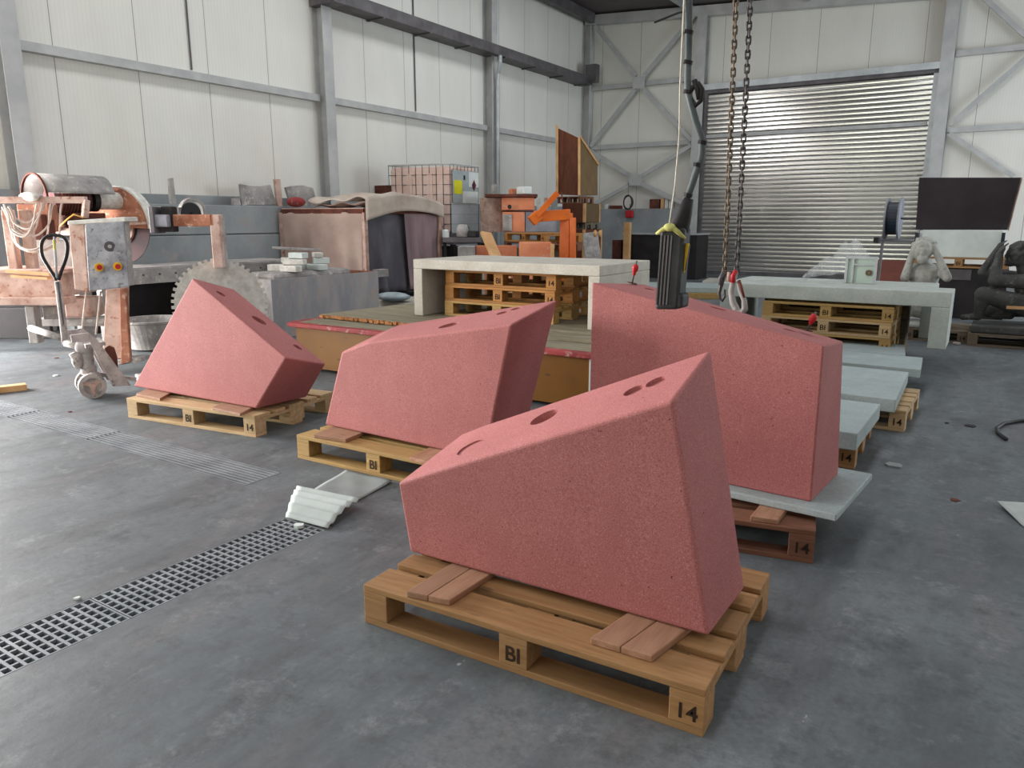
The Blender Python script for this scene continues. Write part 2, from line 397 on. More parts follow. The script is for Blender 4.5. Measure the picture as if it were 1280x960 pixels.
# rails and braces of the back wall
def rail(u0,u1,z): trim(MB().box(u0,u1,VB-.14,VB-.003,z,z+.12))
def brace(p, q): trim(MB().bar((p[0],VB-.19,p[1]),(q[0],VB-.19,q[1]),.07,.10))
L0, L1 = UL+.3, -7.16
rail(UL+.26,L1,4.90); rail(UL+.26,L1,3.33); rail(-1.36,1.6,4.85); rail(-1.36,1.6,3.27)
cu = -8.68
for a, b in (((L0+.05,6.55),(cu-.12,5.14)),((L1-.02,6.5),(cu+.12,5.14)),((cu-.12,4.82),(L0,3.42)),((cu+.12,4.82),(L1,3.42)),
             ((L0,3.30),(cu-.12,2.55)),((L1,3.30),(cu+.12,2.55)),((cu-.12,2.38),(L0,1.76)),((cu+.12,2.38),(L1,1.76)),
             ((-1.3,6.3),(.0,4.98)),((.1,4.83),(-1.3,3.45)),((-1.3,3.25),(.0,2.3)),((.2,4.98),(1.6,6.2)),((.2,4.83),(1.6,3.45))): brace(a, b)
for u, z in ((cu,4.97),(cu,2.465)): trim(MB().box(u-.17,u+.17,VB-.26,VB-.245,z-.15,z+.15))
# down pipe at the third column
p = [fu(617,66,UL+.5), fu(611,76,UL+.4)]; b = fu(608,95,UL+.34)
trim(MB().tube([(UL+.45,15.0,4.98),(UL+.45,15.0,4.85),(UL+.36,15.05,4.62),(UL+.34,15.06,4.4),(UL+.34,15.06,.1)],.045,10), STEEL_L)
# conduits on the left wall
for v in (7.42,12.54): trim(MB().tube([(UL+.02,v,3.55),(UL+.02,v,6.6)],.014,6), STEEL_D)

# ---- roller shutter (door_1)
D0, D1, DT = -6.88, -1.66, 4.50
pr = []; z = .0; k = 0
while z < DT-.02:
    for dz, dy in ((.0,.0),(.008,.0),(.022,-.010),(.055,-.013),(.088,-.010),(.102,.0)): pr.append((z+dz, dy))
    z += .108
sh = MB(); v0 = VB-.09
A = [sh.bm.verts.new((D0, v0+dy, z)) for z, dy in pr]; B = [sh.bm.verts.new((D1, v0+dy, z)) for z, dy in pr]
for i in range(len(pr)-1): sh.bm.faces.new((A[i], B[i], B[i+1], A[i+1]))
door = st('door_1', sh, SHUT); door['label'] = 'closed aluminium roller shutter in the back wall'
gd = MB()
for z in (.0+.108*k for k in range(41)): gd.box(D0,D1,v0-.003,v0+.01,z-.005,z+.006)
gd.build('slat_joint', STEEL_D, door)
MB().box(D0-.02,D0+.07,v0-.09,v0+.05,0,DT+.1).build('guide_rail', STEEL_D, door)
MB().box(D1-.07,D1+.06,v0-.09,v0+.05,0,DT+.1).build('guide_rail', STEEL_L, door)
MB().box(D0-.05,D1+.1,v0-.16,v0+.06,DT+.12,DT+.26).build('shutter_header', STEEL_L, door)
MB().box(D0-.05,D1+.1,v0-.10,v0+.06,DT+.04,DT+.12).build('header_gap', STEEL_D, door)
MB().box(D0+.1,D1-.1,v0-.05,v0+.02,0.0,.09).build('bottom_bar', STEEL_D, door)
MB().box(D0+.07,D1-.1,v0-.035,v0-.02,3.46,3.54).build('shadow_band', STEEL, door)  # plain steel strip standing in for a shadow band across the slats

# ------------------------------------------------------------------ light
def area(name, loc, rot, sx, sy, p, col):
    l = bpy.data.lights.new(name, 'AREA'); l.shape = 'RECTANGLE'; l.size = sx; l.size_y = sy; l.energy = p; l.color = col
    o = bpy.data.objects.new(name, l); COL.objects.link(o); o.location = loc; o.rotation_euler = rot; return o
area('daylight_left_door', (UL-.1, 1.4, 1.3), (0, -PI/2, 0), 2.6, 3.2, 1650, (1.0,.955,.94))
area('daylight_front_door', (-6.1, VF-.1, 2.1), (PI/2, 0, 0), 3.0, 4.2, 200, (.96,1.0,.84))
area('daylight_right_door', (UR+.1, 14.75, 2.3), (0, PI/2, 0), 4.6, 6.5, 560, (.84,.94,1.0))
for i, (a, b) in enumerate(SKY):
    area('skylight', ((a+b)/2, 6.0, zc((a+b)/2)+.06), (0, 0, 0), 1.2, 21, (310,215,110)[i], (.97,.98,1.0))
wd = bpy.data.worlds.new('daylight'); sc.world = wd; wd.use_nodes = True
wd.node_tree.nodes['Background'].inputs[0].default_value = (.8,.9,1,1); wd.node_tree.nodes['Background'].inputs[1].default_value = 1.0
sc.view_settings.view_transform = 'Standard'; sc.view_settings.look = 'None'; sc.view_settings.gamma = 1; sc.view_settings.use_curve_mapping = False
sc.view_settings.exposure = 0.0
sc.cycles.use_denoising = True
sc.cycles.max_bounces = 8; sc.cycles.diffuse_bounces = 5; sc.cycles.sample_clamp_indirect = 6
# ================================================================== FOREGROUND: pallets, stones, slabs
def make_pallet(mat):
    r = thing('wooden_pallet', 'x', 'pallet', (0,0,0))
    y = 0
    for w_ in (.145,.10,.145,.10,.145):
        MB().box(0,1.2,y,y+w_,.1222,.144).build('deck_board', mat, r, bevel=.003); y += w_+.04125
    for x in (0,.55,1.1): MB().box(x,x+.1,0,.8,.1002,.122).build('stringer_board', mat, r, bevel=.002)
    for ys, x in [(q, x) for x in (0,.55,1.1) for q in ((0,.1),(.3275,.4725),(.7,.8))]:
        b = MB().box(x,x+.1,ys[0],ys[1],.0222,.100).build('block', mat, r, bevel=.003)
        if ys[0] == 0 and x > 0:
            text('marking', 'BI' if x < 1 else '14', .072 if x < 1 else .066, Matrix.Translation((x+.05,-.0016,.060)) @ Matrix.Rotation(PI/2, 4, 'X'), INK, b)
    for a, b in ((0,.1),(.35,.45),(.7,.8)): MB().box(0,1.2,a,b,0,.022).build('skid_board', mat, r, bevel=.002)
    return r
PAL0 = make_pallet(WOODS[0]); used = [False]
def pallet(u, v, z, ang, wood, label, group='wooden pallets'):
    o = copy_tree(PAL0, None, WOODS[wood]) if used[0] else PAL0
    used[0] = True
    o.location = (u, v, z); o.rotation_euler = (0,0,math.radians(ang)); tag(o, label, 'pallet', group); return o
def stone(name, label, a, ang, t, front, rear, holes, plane=(2,3), bevel=.012):
    an = math.radians(ang); d = Vector((math.cos(an), math.sin(an), 0)); n = Vector((-d.y, d.x, 0)); a = Vector((*a, 0))
    f = [a + d*s_ + Vector((0,0,z)) for s_, z in front]; b = [a + n*t + d*s_ + Vector((0,0,z)) for s_, z in rear]
    m = MB(); bm = m.bm
    A = [bm.verts.new(p) for p in f]; B = [bm.verts.new(p) for p in b]; k = len(f)
    bm.faces.new(A); bm.faces.new(B[::-1])
    for i in range(k): bm.faces.new((A[i], B[i], B[(i+1) % k], A[(i+1) % k]))
    i, j = plane
    pn = (f[j]-f[i]).cross(b[i]-f[i]).normalized(); p0 = (f[i]+f[j]+b[i]+b[j])/4
    if pn.z < 0: pn = -pn
    ob = m.build(name, PINK); tag(ob, label, 'stone block', 'pink cut stone blocks')
    md = ob.modifiers.new('b', 'BEVEL'); md.width = bevel; md.segments = 3; md.limit_method = 'ANGLE'; md.angle_limit = .3
    cm = MB(); bot = []
    for px, py, r, dep in holes:
        rr = ray(px, py); q = EYE + rr*((p0-EYE).dot(pn)/rr.dot(pn)); bot.append(q)
        cm.tube([q-pn*dep, q+pn*.08], r, 28)
    if holes:
        bmesh.ops.recalc_face_normals(cm.bm, faces=cm.bm.faces)
        cme = bpy.data.meshes.new('cut'); cm.bm.to_mesh(cme); co = bpy.data.objects.new('cut', cme); COL.objects.link(co)
        md = ob.modifiers.new('h', 'BOOLEAN'); md.operation = 'DIFFERENCE'; md.object = co; md.solver = 'EXACT'
        bake(ob); bpy.data.objects.remove(co); bpy.data.meshes.remove(cme)
    else: bake(ob)
    return ob, bot, pn
pallet(-1.736, 1.748, 0, 2.4, 0, 'honey coloured pallet in the foreground under the largest tapered pink stone')
pallet(-5.133, 2.912, 0, 7.32, 1, 'pale pallet at the left under the pointed pink stone beside the pallet truck')
pallet(-3.385, 2.917, 0, .34, 2, 'yellowish pallet in the middle under the pink stone with an overhanging dark end')
pallet(-1.69, 2.853, 0, 10.82, 3, 'brown pallet carrying the thin white slab and the upright pink stone at the right')
def batten(pts, z, th, label, nb=2, wood=BATTEN):
    """pts: four pixel corners of the top (front-left, front-right, back-right, back-left) at height z"""
    q = [g(x, y, z) for x, y in pts]
    for k in range(nb):
        f0, f1 = k/nb+.006*(k > 0), (k+1)/nb-.006*(k < nb-1)
        p = [q[0].lerp(q[1], f0), q[0].lerp(q[1], f1), q[3].lerp(q[2], f1), q[3].lerp(q[2], f0)]
        up = Vector((0,0,th)); o = MB().hexa([x-up for x in p]+p).build('wooden_batten', wood, bevel=.003)
        tag(o, label if nb == 1 else label % ('left', 'right')[k], 'batten', 'wooden battens under the stones')
ZB = .166
batten([(508,739),(562,750),(640,700),(590,688)], ZB, .0215, 'sawn oak batten on the front pallet, %s one of the pair nearest the BI mark', 2)
batten([(738,797),(815,820),(880,770),(805,752)], ZB, .0215, 'sawn oak batten on the front pallet, %s one of the pair nearest the 14 mark', 2)
batten([(170,492),(200,498),(225,484),(195,480)], .164, .0195, 'short batten on the left end of the pale pallet under the pointed stone', 1)
batten([(265,509),(300,517),(330,502),(297,495)], .164, .0195, 'short batten near the middle of the pale pallet under the pointed stone', 1)
batten([(392,543),(432,549),(470,534),(432,526)], ZB, .0215, 'thin batten at the left end of the yellowish middle pallet', 1)
batten([(512,571),(548,580),(582,563),(545,555)], ZB, .0215, 'thin batten at the right of the yellowish middle pallet', 1)
batten([(938,645),(972,650),(990,628),(957,622)], .166, .0215, 'small batten under the front edge of the thin white slab', 1)
S1, _, _ = stone('stone_block', 'large tapered pink stone with three holes on the pallet in the foreground', (-1.736,1.996), 1.46, .36,
      [(0,.168),(1.131,.168),(.987,.873),(.12,.505),(-.047,.43)], [(0,.168),(1.144,.168),(.984,.967),(.10,.588),(-.010,.535)],
      [(680,521,.055,.035),(792,488,.036,.014),(820,477,.036,.014),(588,559,.055,.007)], (2,3))
S2, _, _ = stone('stone_block', 'pointed pink stone lit brightly at the left on the pale pallet', (-5.359,3.10), 1.84, .42,
      [(0,.166),(1.338,.166),(1.654,.537),(.802,1.003)], [(.12,.166),(1.37,.166),(1.57,.42),(.69,.89)],
      [(276,367,.034,.06),(324,400,.055,.1),(372,434,.034,.06)], (2,3))
S3, _, _ = stone('stone_block', 'pink stone in the middle leaning out at its shaded right end', (-3.339,3.099), -1.6, .45,
      [(0,.168),(1.203,.168),(1.373,.886),(.40,.71),(.177,.632)], [(.0,.168),(1.15,.168),(1.360,.964),(.22,.745),(.05,.680)],
      [(561,406,.06,.035),(628,391,.035,.014),(645,386,.03,.012)], (2,3))
S4, _, pn4 = stone('stone_block', 'tall upright pink stone at the right standing on the thin white slab', (-1.004,3.283), -4.32, .45,
      [(-.675,.2005),(.436,.2005),(.432,.877),(-.675,1.081)], [(-.63,.2005),(.433,.2005),(.400,.834),(-.628,1.046)],
      [(811,363.7,.026,.05),(897,387.2,.04,.02),(987,412.4,.028,.05)], (2,3), .008)
# lifting pins in the upright stone
def pin(px, py, top, label, grp='lifting pins in the upright stone'):
    an = math.radians(-4.32); d = Vector((math.cos(an), math.sin(an), 0)); n = Vector((-d.y, d.x, 0)); a = Vector((-1.004,3.283,0))
    p1 = a+d*.432+Vector((0,0,.877)); p2 = a-d*.675+Vector((0,0,1.081)); nn = (p2-p1).cross(n*.45+Vector((0,0,-.04)))
    rr = ray(px, py); q = EYE + rr*((p1-EYE).dot(nn)/rr.dot(nn))
    tp = fv(*top, q.y); q = q+Vector((0,0,.012)); t = thing('lifting_pin', label, 'lifting pin', q, grp); dv = (tp-q)
    MB().tube([q, q+dv], .0045, 8).build('pin_shaft', STEEL_D, t, smooth=True)
    MB().lathe([(0.001,0),(.026,0),(.026,.004),(0.001,.004)], q+pn4*.002, (pn4 if pn4.z > 0 else -pn4), 16).build('washer', RUSTD, t)
    s_ = MB(); s_.cap(q+dv*.42, q+dv*.60, .009, .010).cap(q+dv*.62, q+dv*.72, .016, .017); s_.build('red_handle', REDPL, t, smooth=True)
    return t
pin(790,357.5, (796,326), 'lifting pin with round red handle at the high left end of the upright stone')
pin(1008,417, (1020,390), 'lifting pin with flat red clip at the low right end of the upright stone')

# thin slab under the upright stone
def slab(name, label, pts, z0, z1, mat=CONC, grp=None, bev=.006):
    q = [g(x, y, z1) for x, y in pts]; dz = Vector((0,0,z1-z0))
    return tag(MB().hexa([p-dz for p in q]+q).build(name, mat, bevel=bev), label, 'slab', grp)
a = g(1046,643,.2); b = g(1072,590,.2)
ang = math.radians(-4.32); d = Vector((math.cos(ang), math.sin(ang), 0)); n = Vector((-d.y, d.x, 0))
q = [a-d*1.25, a, a+n*.64, a+n*.64-d*1.25]
tag(MB().hexa([p-Vector((0,0,.033)) for p in q]+q).build('stone_slab', CONC, bevel=.006), 'thin white concrete slab lying under the tall upright pink stone', 'slab', 'pale concrete slabs')
# the row of slabs behind it at the right
pallet(-1.77, 4.44, 0, 1.5, 0, 'pallet under the nearest thick grey slab, right behind the upright stone')
pallet(-1.62, 5.50, 0, -1.0, 1, 'pallet marked 14 under the second thick slab behind the upright stone')
pallet(-1.86, 6.72, 0, -.5, 5, 'mostly hidden pallet under the two farthest grey slabs')
def slabw(label, q, z0, z1):
    return tag(MB().hexa([(x,y,z0) for x, y in q]+[(x,y,z1) for x, y in q]).build('stone_slab', CONC, bevel=.006), label, 'slab', 'pale concrete slabs')
def rs(px0, px1, z):      # right front and right back top corners -> plan
    a, b = g(*px0, z), g(*px1, z); return a, b
a, b = rs((1072,542),(1101,505),.244); slabw('nearest thick pale slab right behind the tall pink stone', [(a.x-1.05,a.y+.02),(a.x,a.y),(b.x,b.y),(b.x-1.05,b.y+.02)], .1445, .244)
a, b = rs((1120,499.5),(1136,465),.235); slabw('second pale slab, on the pallet with three board ends showing', [(a.x-1.1,a.y+.03),(a.x,a.y),(b.x,b.y),(b.x-1.1,b.y+.03)], .1445, .235)
a, b = rs((1151,462),(1153.5,447),.215); b7 = b; slabw('third pale slab, the one reaching farthest to the right', [(a.x-1.3,a.y+.03),(a.x,a.y),(b.x,b.y),(b.x-1.3,b.y+.03)], .1445, .215)
a, b = rs((1130,447),(1132,430),.215); slabw('farthest pale slab, touching the stacked pallets under the bench', [(a.x-1.1,b7.y+.045),(a.x,b7.y+.035),(b.x,b.y-.06),(b.x-1.1,b.y-.05)], .1445, .215)

# ---- long concrete benches resting on pallet stacks
def ubench(label, u0, u1, v0, v1, z0, z1, th, leg, mat, ang=0.):
    c = ((u0+u1)/2, (v0+v1)/2, z0); t = thing('concrete_bench', label, 'bench', c, 'u shaped concrete benches')
    MB().box(u0,u1,v0,v1,z1-th,z1).build('bench_top', mat, t, bevel=.008)
    MB().box(u0,u0+leg,v0,v1,z0,z1-th).build('leg', mat, t, bevel=.006); MB().box(u1-leg,u1,v0,v1,z0,z1-th).build('leg', mat, t, bevel=.006)
    return t
ZL = .49
ubench('u shaped concrete bench on the formwork table, over the middle pallet stack', -4.70,-2.735,5.58,6.62,ZL,1.02,.088,.105,CONC_W)
for k, w_ in enumerate((2,4,4)):
    pallet(-4.44, 5.72+.01*k, ZL+.144*k+.0005*k, .4*k-.3, w_, ('bottom','middle','top')[k]+' pallet of the three stacked under the bench on the formwork table')
ubench('longer concrete bench in front at the right, resting on four pallets', -2.45,-.345,7.86,8.36,.225,.745,.14,.15,CONC_B)
ubench('second concrete bench just behind the right one, with film and a green panel on it', -2.45,-.52,8.46,9.0,.235,.745,.12,.10,CONC_B)
for k in range(4):
    pallet(-2.005+.01*(k%2), 7.80+.008*k, .146*k, .6*(k%2)-.2, (5,2,1,2)[k], ('lowest','second','third','top')[k]+' pallet of the four stacked under the right hand bench')
MB_ = MB().box(-2.2,-.75,8.68,8.95,0,.6145); tag(MB_.build('timber_support', WOODS[5], bevel=.01), 'weathered timber support block beneath the second concrete bench', 'support')

# ---- formwork table with amber ply sides
t = thing('formwork_table', 'long low formwork table with amber plywood sides and a red rim', 'table', (-4,5.6,0))
MB().box(-5.5,-2.42,4.83,4.85,.03,.40).build('side_panel', AMBER, t)
MB().box(-5.52,-5.5,4.83,7.0,.03,.40).build('side_panel', AMBER, t); MB().box(-2.44,-2.42,4.85,7.0,.03,.40).build('side_panel', AMBER, t)
MB().box(-2.43,-2.405,4.815,4.84,.0,.40).build('corner_strip', WHITE, t)
MB().box(-5.58,-2.36,4.775,4.86,.405,.445).build('rim', REDP, t, bevel=.008)
MB().box(-5.62,-5.5,4.86,7.1,.405,.445).build('rim', REDP, t, bevel=.008)
MB().box(-5.5,-2.38,4.86,7.1,.41,.448).build('table_deck', DECKB, t)
for x in (-5.4,-4.5,-3.5,-2.55): MB().box(x,x+.08,5.0,6.9,0,.405).build('leg', RUSTD, t)
def sheet(name, label, cat, q, z0, z1, mat, em=None, grp=None):
    o = MB().hexa([(x,y,z0) for x, y in q]+[(x,y,z1) for x, y in q]).build(name, mat, bevel=.003); return tag(o, label, cat, grp)
o = sheet('plywood_sheet', 'olive plywood sheet with a ragged orange edge on the left of the formwork table', 'sheet', [(-5.52,5.16),(-4.05,5.12),(-3.9,6.9),(-5.4,6.95)], .449, .4885, DECKB)
ed = MB()
random.seed(3)
for k in range(90):
    u = -5.52+1.47*k/90; zz = .452+random.random()*.012; ed.box(u-random.random()*.03, u+1.47/90+.004, 5.158-.04*k/90-.006-random.random()*.022, 5.17-.04*k/90, zz, .486-random.random()*.010)
ed.build('ragged_edge', OSB, o)
o = sheet('plywood_sheet', 'grey plank across the right of the formwork table in front of the bench leg', 'sheet', [(-3.9,5.12),(-2.46,5.16),(-2.46,5.4),(-3.85,5.4)], .449, .475, DECKB)
o = sheet('plywood_sheet', 'pale sheet under the right leg of the bench on the formwork table', 'sheet', [(-3.80,5.44),(-2.46,5.44),(-2.46,6.9),(-3.72,6.9)], .449, .4885, DECKB)

# ---- drain gratings
def grating(label, u0, u1, v0, v1, along):
    t = thing('drain_grating', label, 'grating', ((u0+u1)/2,(v0+v1)/2,-.03), 'floor drain gratings')
    f = MB(); e = .006
    f.box(u0,u1,v0,v0+e,-.03,0).box(u0,u1,v1-e,v1,-.03,0).box(u0,u0+e,v0+e,v1-e,-.03,0).box(u1-e,u1,v0+e,v1-e,-.03,0); f.build('grating_frame', GRATE, t)
    b = MB(); x = MB()
    if along == 'v':
        k = v0+.034
        while k < v1-.01: b.box(u0+e,u1-e,k,k+.011,-.028,-.001); k += .034
        for j in range(1,6): c_ = u0+(u1-u0)*j/6; x.box(c_-.005,c_+.005,v0+e,v1-e,-.014,-.002)
    else:
        k = u0+.034
        while k < u1-.01: b.box(k,k+.004,v0+e,v1-e,-.018,-.008); k += .034
        for j in range(1,8): c_ = v0+(v1-v0)*j/8; x.box(u0+e,u1-e,c_-.007,c_+.007,-.028,-.0005)
    b.build('bearing_bars', GRATE, t)['kind'] = 'stuff'; x.build('cross_bars', GRATE, t)['kind'] = 'stuff'
gs = [0,0,.255,1.32,2.29]
nm = ['drain grating panel cut by the bottom left corner of the picture','second drain grating panel at the left edge of the near channel','drain grating panel of the near channel cut by the left picture edge','drain grating panel of the near channel ending under the crumpled paper']
for k in range(2,4): grating(nm[k], -2.717,-2.453, gs[k]+.002, gs[k+1]-.002, 'v')
us = [-9.6,-8.0,-6.99,-5.9,-4.85,-3.255]
nm = ['far end grating of the long channel, beyond the left picture edge','x','grating of the long far channel cut by the left picture edge','middle grating of the long far channel, in front of the pale pallet','grating at the right end of the long channel near the middle pallet']
for k in range(2,5): grating(nm[k], us[k]+.002, us[k+1]-.002, 2.443, 2.677, 'u')

# ---- papers, chips, hose on the floor
random.seed(5)
P = [g(357,648,.004), g(410,662,.004), g(452,628,.03), g(372,609,.03)]
def fold(a, b):
    p = (P[0]*(1-a)+P[1]*a)*(1-b)+(P[3]*(1-a)+P[2]*a)*b
    return p + Vector((0,0,.006+.022*math.sin(b*PI)+.006*math.sin(b*PI*9)+.012*a*b))
tag(MB().grid(fold,10,46).build('crumpled_paper', PAPER, smooth=True, solid=.003), 'crumpled pale ribbed paper lying over the end of the near drain grating', 'paper')
P2 = [g(384,618), g(444,628), g(490,604), g(432,589)]
def flat(a, b):
    p = (P2[0]*(1-a)+P2[1]*a)*(1-b)+(P2[3]*(1-a)+P2[2]*a)*b
    return p + Vector((0,0,.004+.012*max(0,b-.8)/.2*a+.004*math.sin(a*5+b*4)**2))
tag(MB().grid(flat,14,14).build('paper_sheet', GREYS, smooth=True, solid=.002), 'flat grey paper sheet on the floor in front of the middle pallet', 'paper')
P3 = [g(1246,632), g(1279,659), g(1330,660), g(1330,632)]
def flat3(a, b):
    p = (P3[0]*(1-a)+P3[1]*a)*(1-b)+(P3[3]*(1-a)+P3[2]*a)*b
    return p + Vector((0,0,.004+.02*(1-b)*(1-a)))
tag(MB().grid(flat3,10,10).build('paper_sheet', PAPER, smooth=True, solid=.002), 'white paper sheet on the floor at the right picture edge', 'paper')
hp = [g(x,y,.014) for x, y in ((1258,549),(1247,541),(1246,535),(1255,529),(1275,526),(1310,524),(1340,530))]
tag(MB().tube(hp,.012,8).build('rubber_hose', RUBBER, smooth=True), 'black rubber hose curling on the floor at the right picture edge', 'hose')
def chip(px, py, s_, mat, label, sq=.5):
    c_ = g(px,py); m = MB(); pts = [c_+Vector((math.cos(t)*s_*random.uniform(.6,1), math.sin(t)*s_*random.uniform(.5,1), 0)) for t in [k*PI/3 for k in range(6)]]
    m.prism(pts, (0,0,s_*sq)); return tag(m.build('stone_chip', mat), label, 'debris', 'chips on the floor')
chip(96,749,.014,WHITE,'tiny white chip on the floor beside the near drain grating'); chip(87,527-12,.02,RUSTD,'dark chip on the floor in front of the pallet truck',.3)
chip(374,659,.028,WHITE,'pale stone chip on the near drain grating below the crumpled paper')
chip(1213,533,.05,BLACK,'black scrap on the floor to the left of the hose',.1); chip(1118,583,.07,GREYS,'crumpled film scrap on the floor beside the nearest pallet of slabs',.15)
chip(1183,529,.018,BLACK,'small dark chip on the floor halfway between slabs and hose',.3); chip(1193,625,.03,RUSTD,'thin dark splinter on the floor left of the right paper sheet',.1)
chip(70,448,.03,RUSTD,'rusty scrap on the floor left of the pallet truck',.2); chip(70,470,.03,WHITE,'white chip on the floor left of the truck wheels',.3)
o = MB().bar(g(-20,489,.025), g(33,483,.025), .09,.05).build('wooden_batten', PINE, bevel=.004); tag(o, 'pale wooden batten lying on the floor at the left picture edge', 'batten')
# ================================================================== LEFT SIDE: saw, pallet truck, wheel, tanks
def at(px, py, D): return EYE + ray(px, py)*D
X3, Y3, Z3 = Vector((1,0,0)), Vector((0,1,0)), Vector((0,0,1))
# ---- hand pallet truck
wr = at(115,479,5.96); wl_ = at(97,478,6.10)
t = thing('pallet_truck', 'dusty hand pallet truck with black loop handle in front of the stone saw', 'pallet truck', (wr.x-.1,wr.y,0))
axd = (Vector((wr.x,wr.y,0))-Vector((wl_.x,wl_.y,0))).normalized()
axd = Vector((.93,-.36,0)).normalized(); wr = Vector((wr.x,wr.y,.1)); wl_ = wr - axd*.17
for c in (wr, wl_):
    w_ = MB(); w_.lathe([(.066,-.026),(.098,-.026),(.100,-.02),(.100,.02),(.098,.026),(.066,.026),(.066,-.026)], c, axd, 36); wo = w_.build('wheel', DUSTT, t, smooth=False)
    h = MB(); h.lathe([(.001,-.012),(.066,-.012),(.066,.010),(.001,.010)], c, axd, 24)
    h.build('wheel_disc', DUSTT, wo)
    h = MB(); h.lathe([(.001,-.032),(.022,-.032),(.022,.032),(.001,.032)], c, axd, 16)
    o1 = axd.cross(Z3)
    for k in range(3):
        a = o1*math.cos(k*2.094+.5)+Z3*math.sin(k*2.094+.5); h.bar(c+a*.02+axd*.012, c+a*.066+axd*.012, .03,.012, axd)
    h.build('hub', DUSTP, wo)
fw_ = Vector((.36,.93,0)); wm = (wr+wl_)/2
MB().tube([wl_-axd*.03, wr+axd*.03], .013, 10).build('axle', STEEL_D, t)
b0 = Vector((wm.x,wm.y,0))
p = MB(); p.lathe([(.04,.19),(.055,.19),(.06,.24),(.045,.25),(.045,.36),(.06,.37),(.06,.41),(.03,.43)], b0+fw_*.0, Z3, 20); p.build('pump', DUSTT, t, smooth=True)
p = MB(); p.ball(b0+fw_*-.03+Z3*.40, (.055,.05,.06)); p.ball(b0+fw_*-.07+Z3*.30, (.045,.045,.07)); p.tube([b0+Z3*.40, at(82,428,5.97)], .035, 8); p.tube([b0+Z3*.25-fw_*.06, b0+Z3*.36-fw_*.10],.03,8); p.build('pump_valve', DUSTT, t, smooth=True)
p = MB(); p.lathe([(.001,.2),(.045,.2),(.05,.3),(.035,.38),(.001,.4)], b0+fw_*.16+axd*.02, Z3, 16); p.build('reservoir', RUSTD, t, smooth=True)
p = MB(); p.box(b0.x-.09,b0.x+.09,b0.y-.03,b0.y+.03,.17,.205); p.build('steering_yoke', DUSTT, t, bevel=.006)
# frame: top plate, sloping heel, two forks
T0 = at(100,424,6.0); T1 = at(110,418,6.02); H1 = at(168,484,5.95)
hz = T1.z
s0 = b0+Z3*.44
fA = b0+fw_*.10; fB = b0+fw_*.34
p = MB(); p.bar(b0+Z3*.42-fw_*.02, fA+fw_*.02+Z3*.435, .28,.03); p.build('top_plate', DUSTT, t, bevel=.004)
def ip(px, py, P0, n):
    r_ = ray(px,py); return EYE + r_*((P0-EYE).dot(n)/r_.dot(n))
Pn = b0+axd*.16
ck = [ip(x,y,Pn,axd) for x, y in ((90,428),(88,419),(110,416),(121,424),(164,482),(141,483),(112,427))]
MB().prism(ck, -axd*.02).build('sloping_cheek_plate', DUSTT, t, bevel=.003)
MB().prism([p-axd*.30 for p in ck], -axd*.02).build('sloping_cheek_plate', DUSTT, t, bevel=.003)
for s_ in (-1,1):
    p = MB(); o_ = axd*(.20*s_); p.bar(fB+o_+fw_*.03+Z3*.07, fB+o_+fw_*.95+Z3*.07, .14,.05); p.build('fork', DUSTT, t, bevel=.006)
p = MB(); p.bar(b0+fw_*.02+Z3*.185, b0+fw_*.33+Z3*.10, .05,.03); p.build('push_rod', DUSTT, t)
# drawbar and loop handle
q0 = at(80,424,5.97); q1 = at(66,345,5.93); dr = (q1-q0)
q0 = at(82,430,5.97) 
q1 = at(72,352,5.85); q2 = at(67,316,5.80)
MB().tube([q0, q0.lerp(q1,.5), q1], [.026,.024,.022], 12).build('drawbar', DUSTT, t, smooth=True)
MB().tube([q0+axd*.02+Z3*.16, q1+axd*.012], .012, 8).build('drawbar_edge', STEEL_D, t)
lp = [at(x,y,5.83) for x, y in ((71,350),(62,336),(53,320),(52,304),(58,296),(68,294),(78,296),(84,305),(83,321),(77,338),(73,350))]
h = MB().tube(spl(lp,4),.013,8).build('loop_handle', BLACK, t, smooth=True)
MB().tube([at(68,296,5.83), at(71,350,5.83)],.009,8).build('release_lever', STEEL_L, h)
MB().bar(at(67,300,5.80), at(68,312,5.80),.012,.006).build('lever_label', YELLAB, h)

# ---- stone saw
S0 = at(120,420,7.6)
saw = thing('stone_saw', 'large dusty bridge saw with orange blade guard at the left', 'saw', (-8.3,5.0,0))
# blade and guard: disc facing along the room
vb = 5.12; C = fv(149,284,vb); rg = .43; BN = Vector((-.24,.97,0)).normalized(); BX = BN.cross(Z3).normalized()
MB().lathe([(.02,-.004),(.42,-.004),(.42,.004),(.02,.004)], C+BN*.03, BN, 48).build('blade', BLADEM, saw)
MB().lathe([(.001,-.012),(.21,-.012),(.21,.02),(.001,.02)], C, BN, 32).build('blade_flange', DUSTP, saw)
gd = MB()
A0 = BX*math.cos(-.03)+Z3*math.sin(-.03)
# half disc guard opening downwards, arc from +x over the top to -x
gd.lathe([(.02,-.08),(rg+.02,-.08),(rg+.02,.05),(.02,.05)], C, -BN, 30, PI*1.05, A0)
g_o = gd.build('blade_guard', RUST, saw)
MB().lathe([(rg+.021,-.09),(rg+.04,-.09),(rg+.04,.03),(rg+.021,.03)], C, -BN, 30, PI*.62, A0).build('guard_rim', DUSTW, g_o)
MB().bar(C-BN*.08+Z3*.03, C+BX*(rg+.05)-BN*.08+Z3*.05, .02,.03).build('guard_strap', DUSTP, g_o)
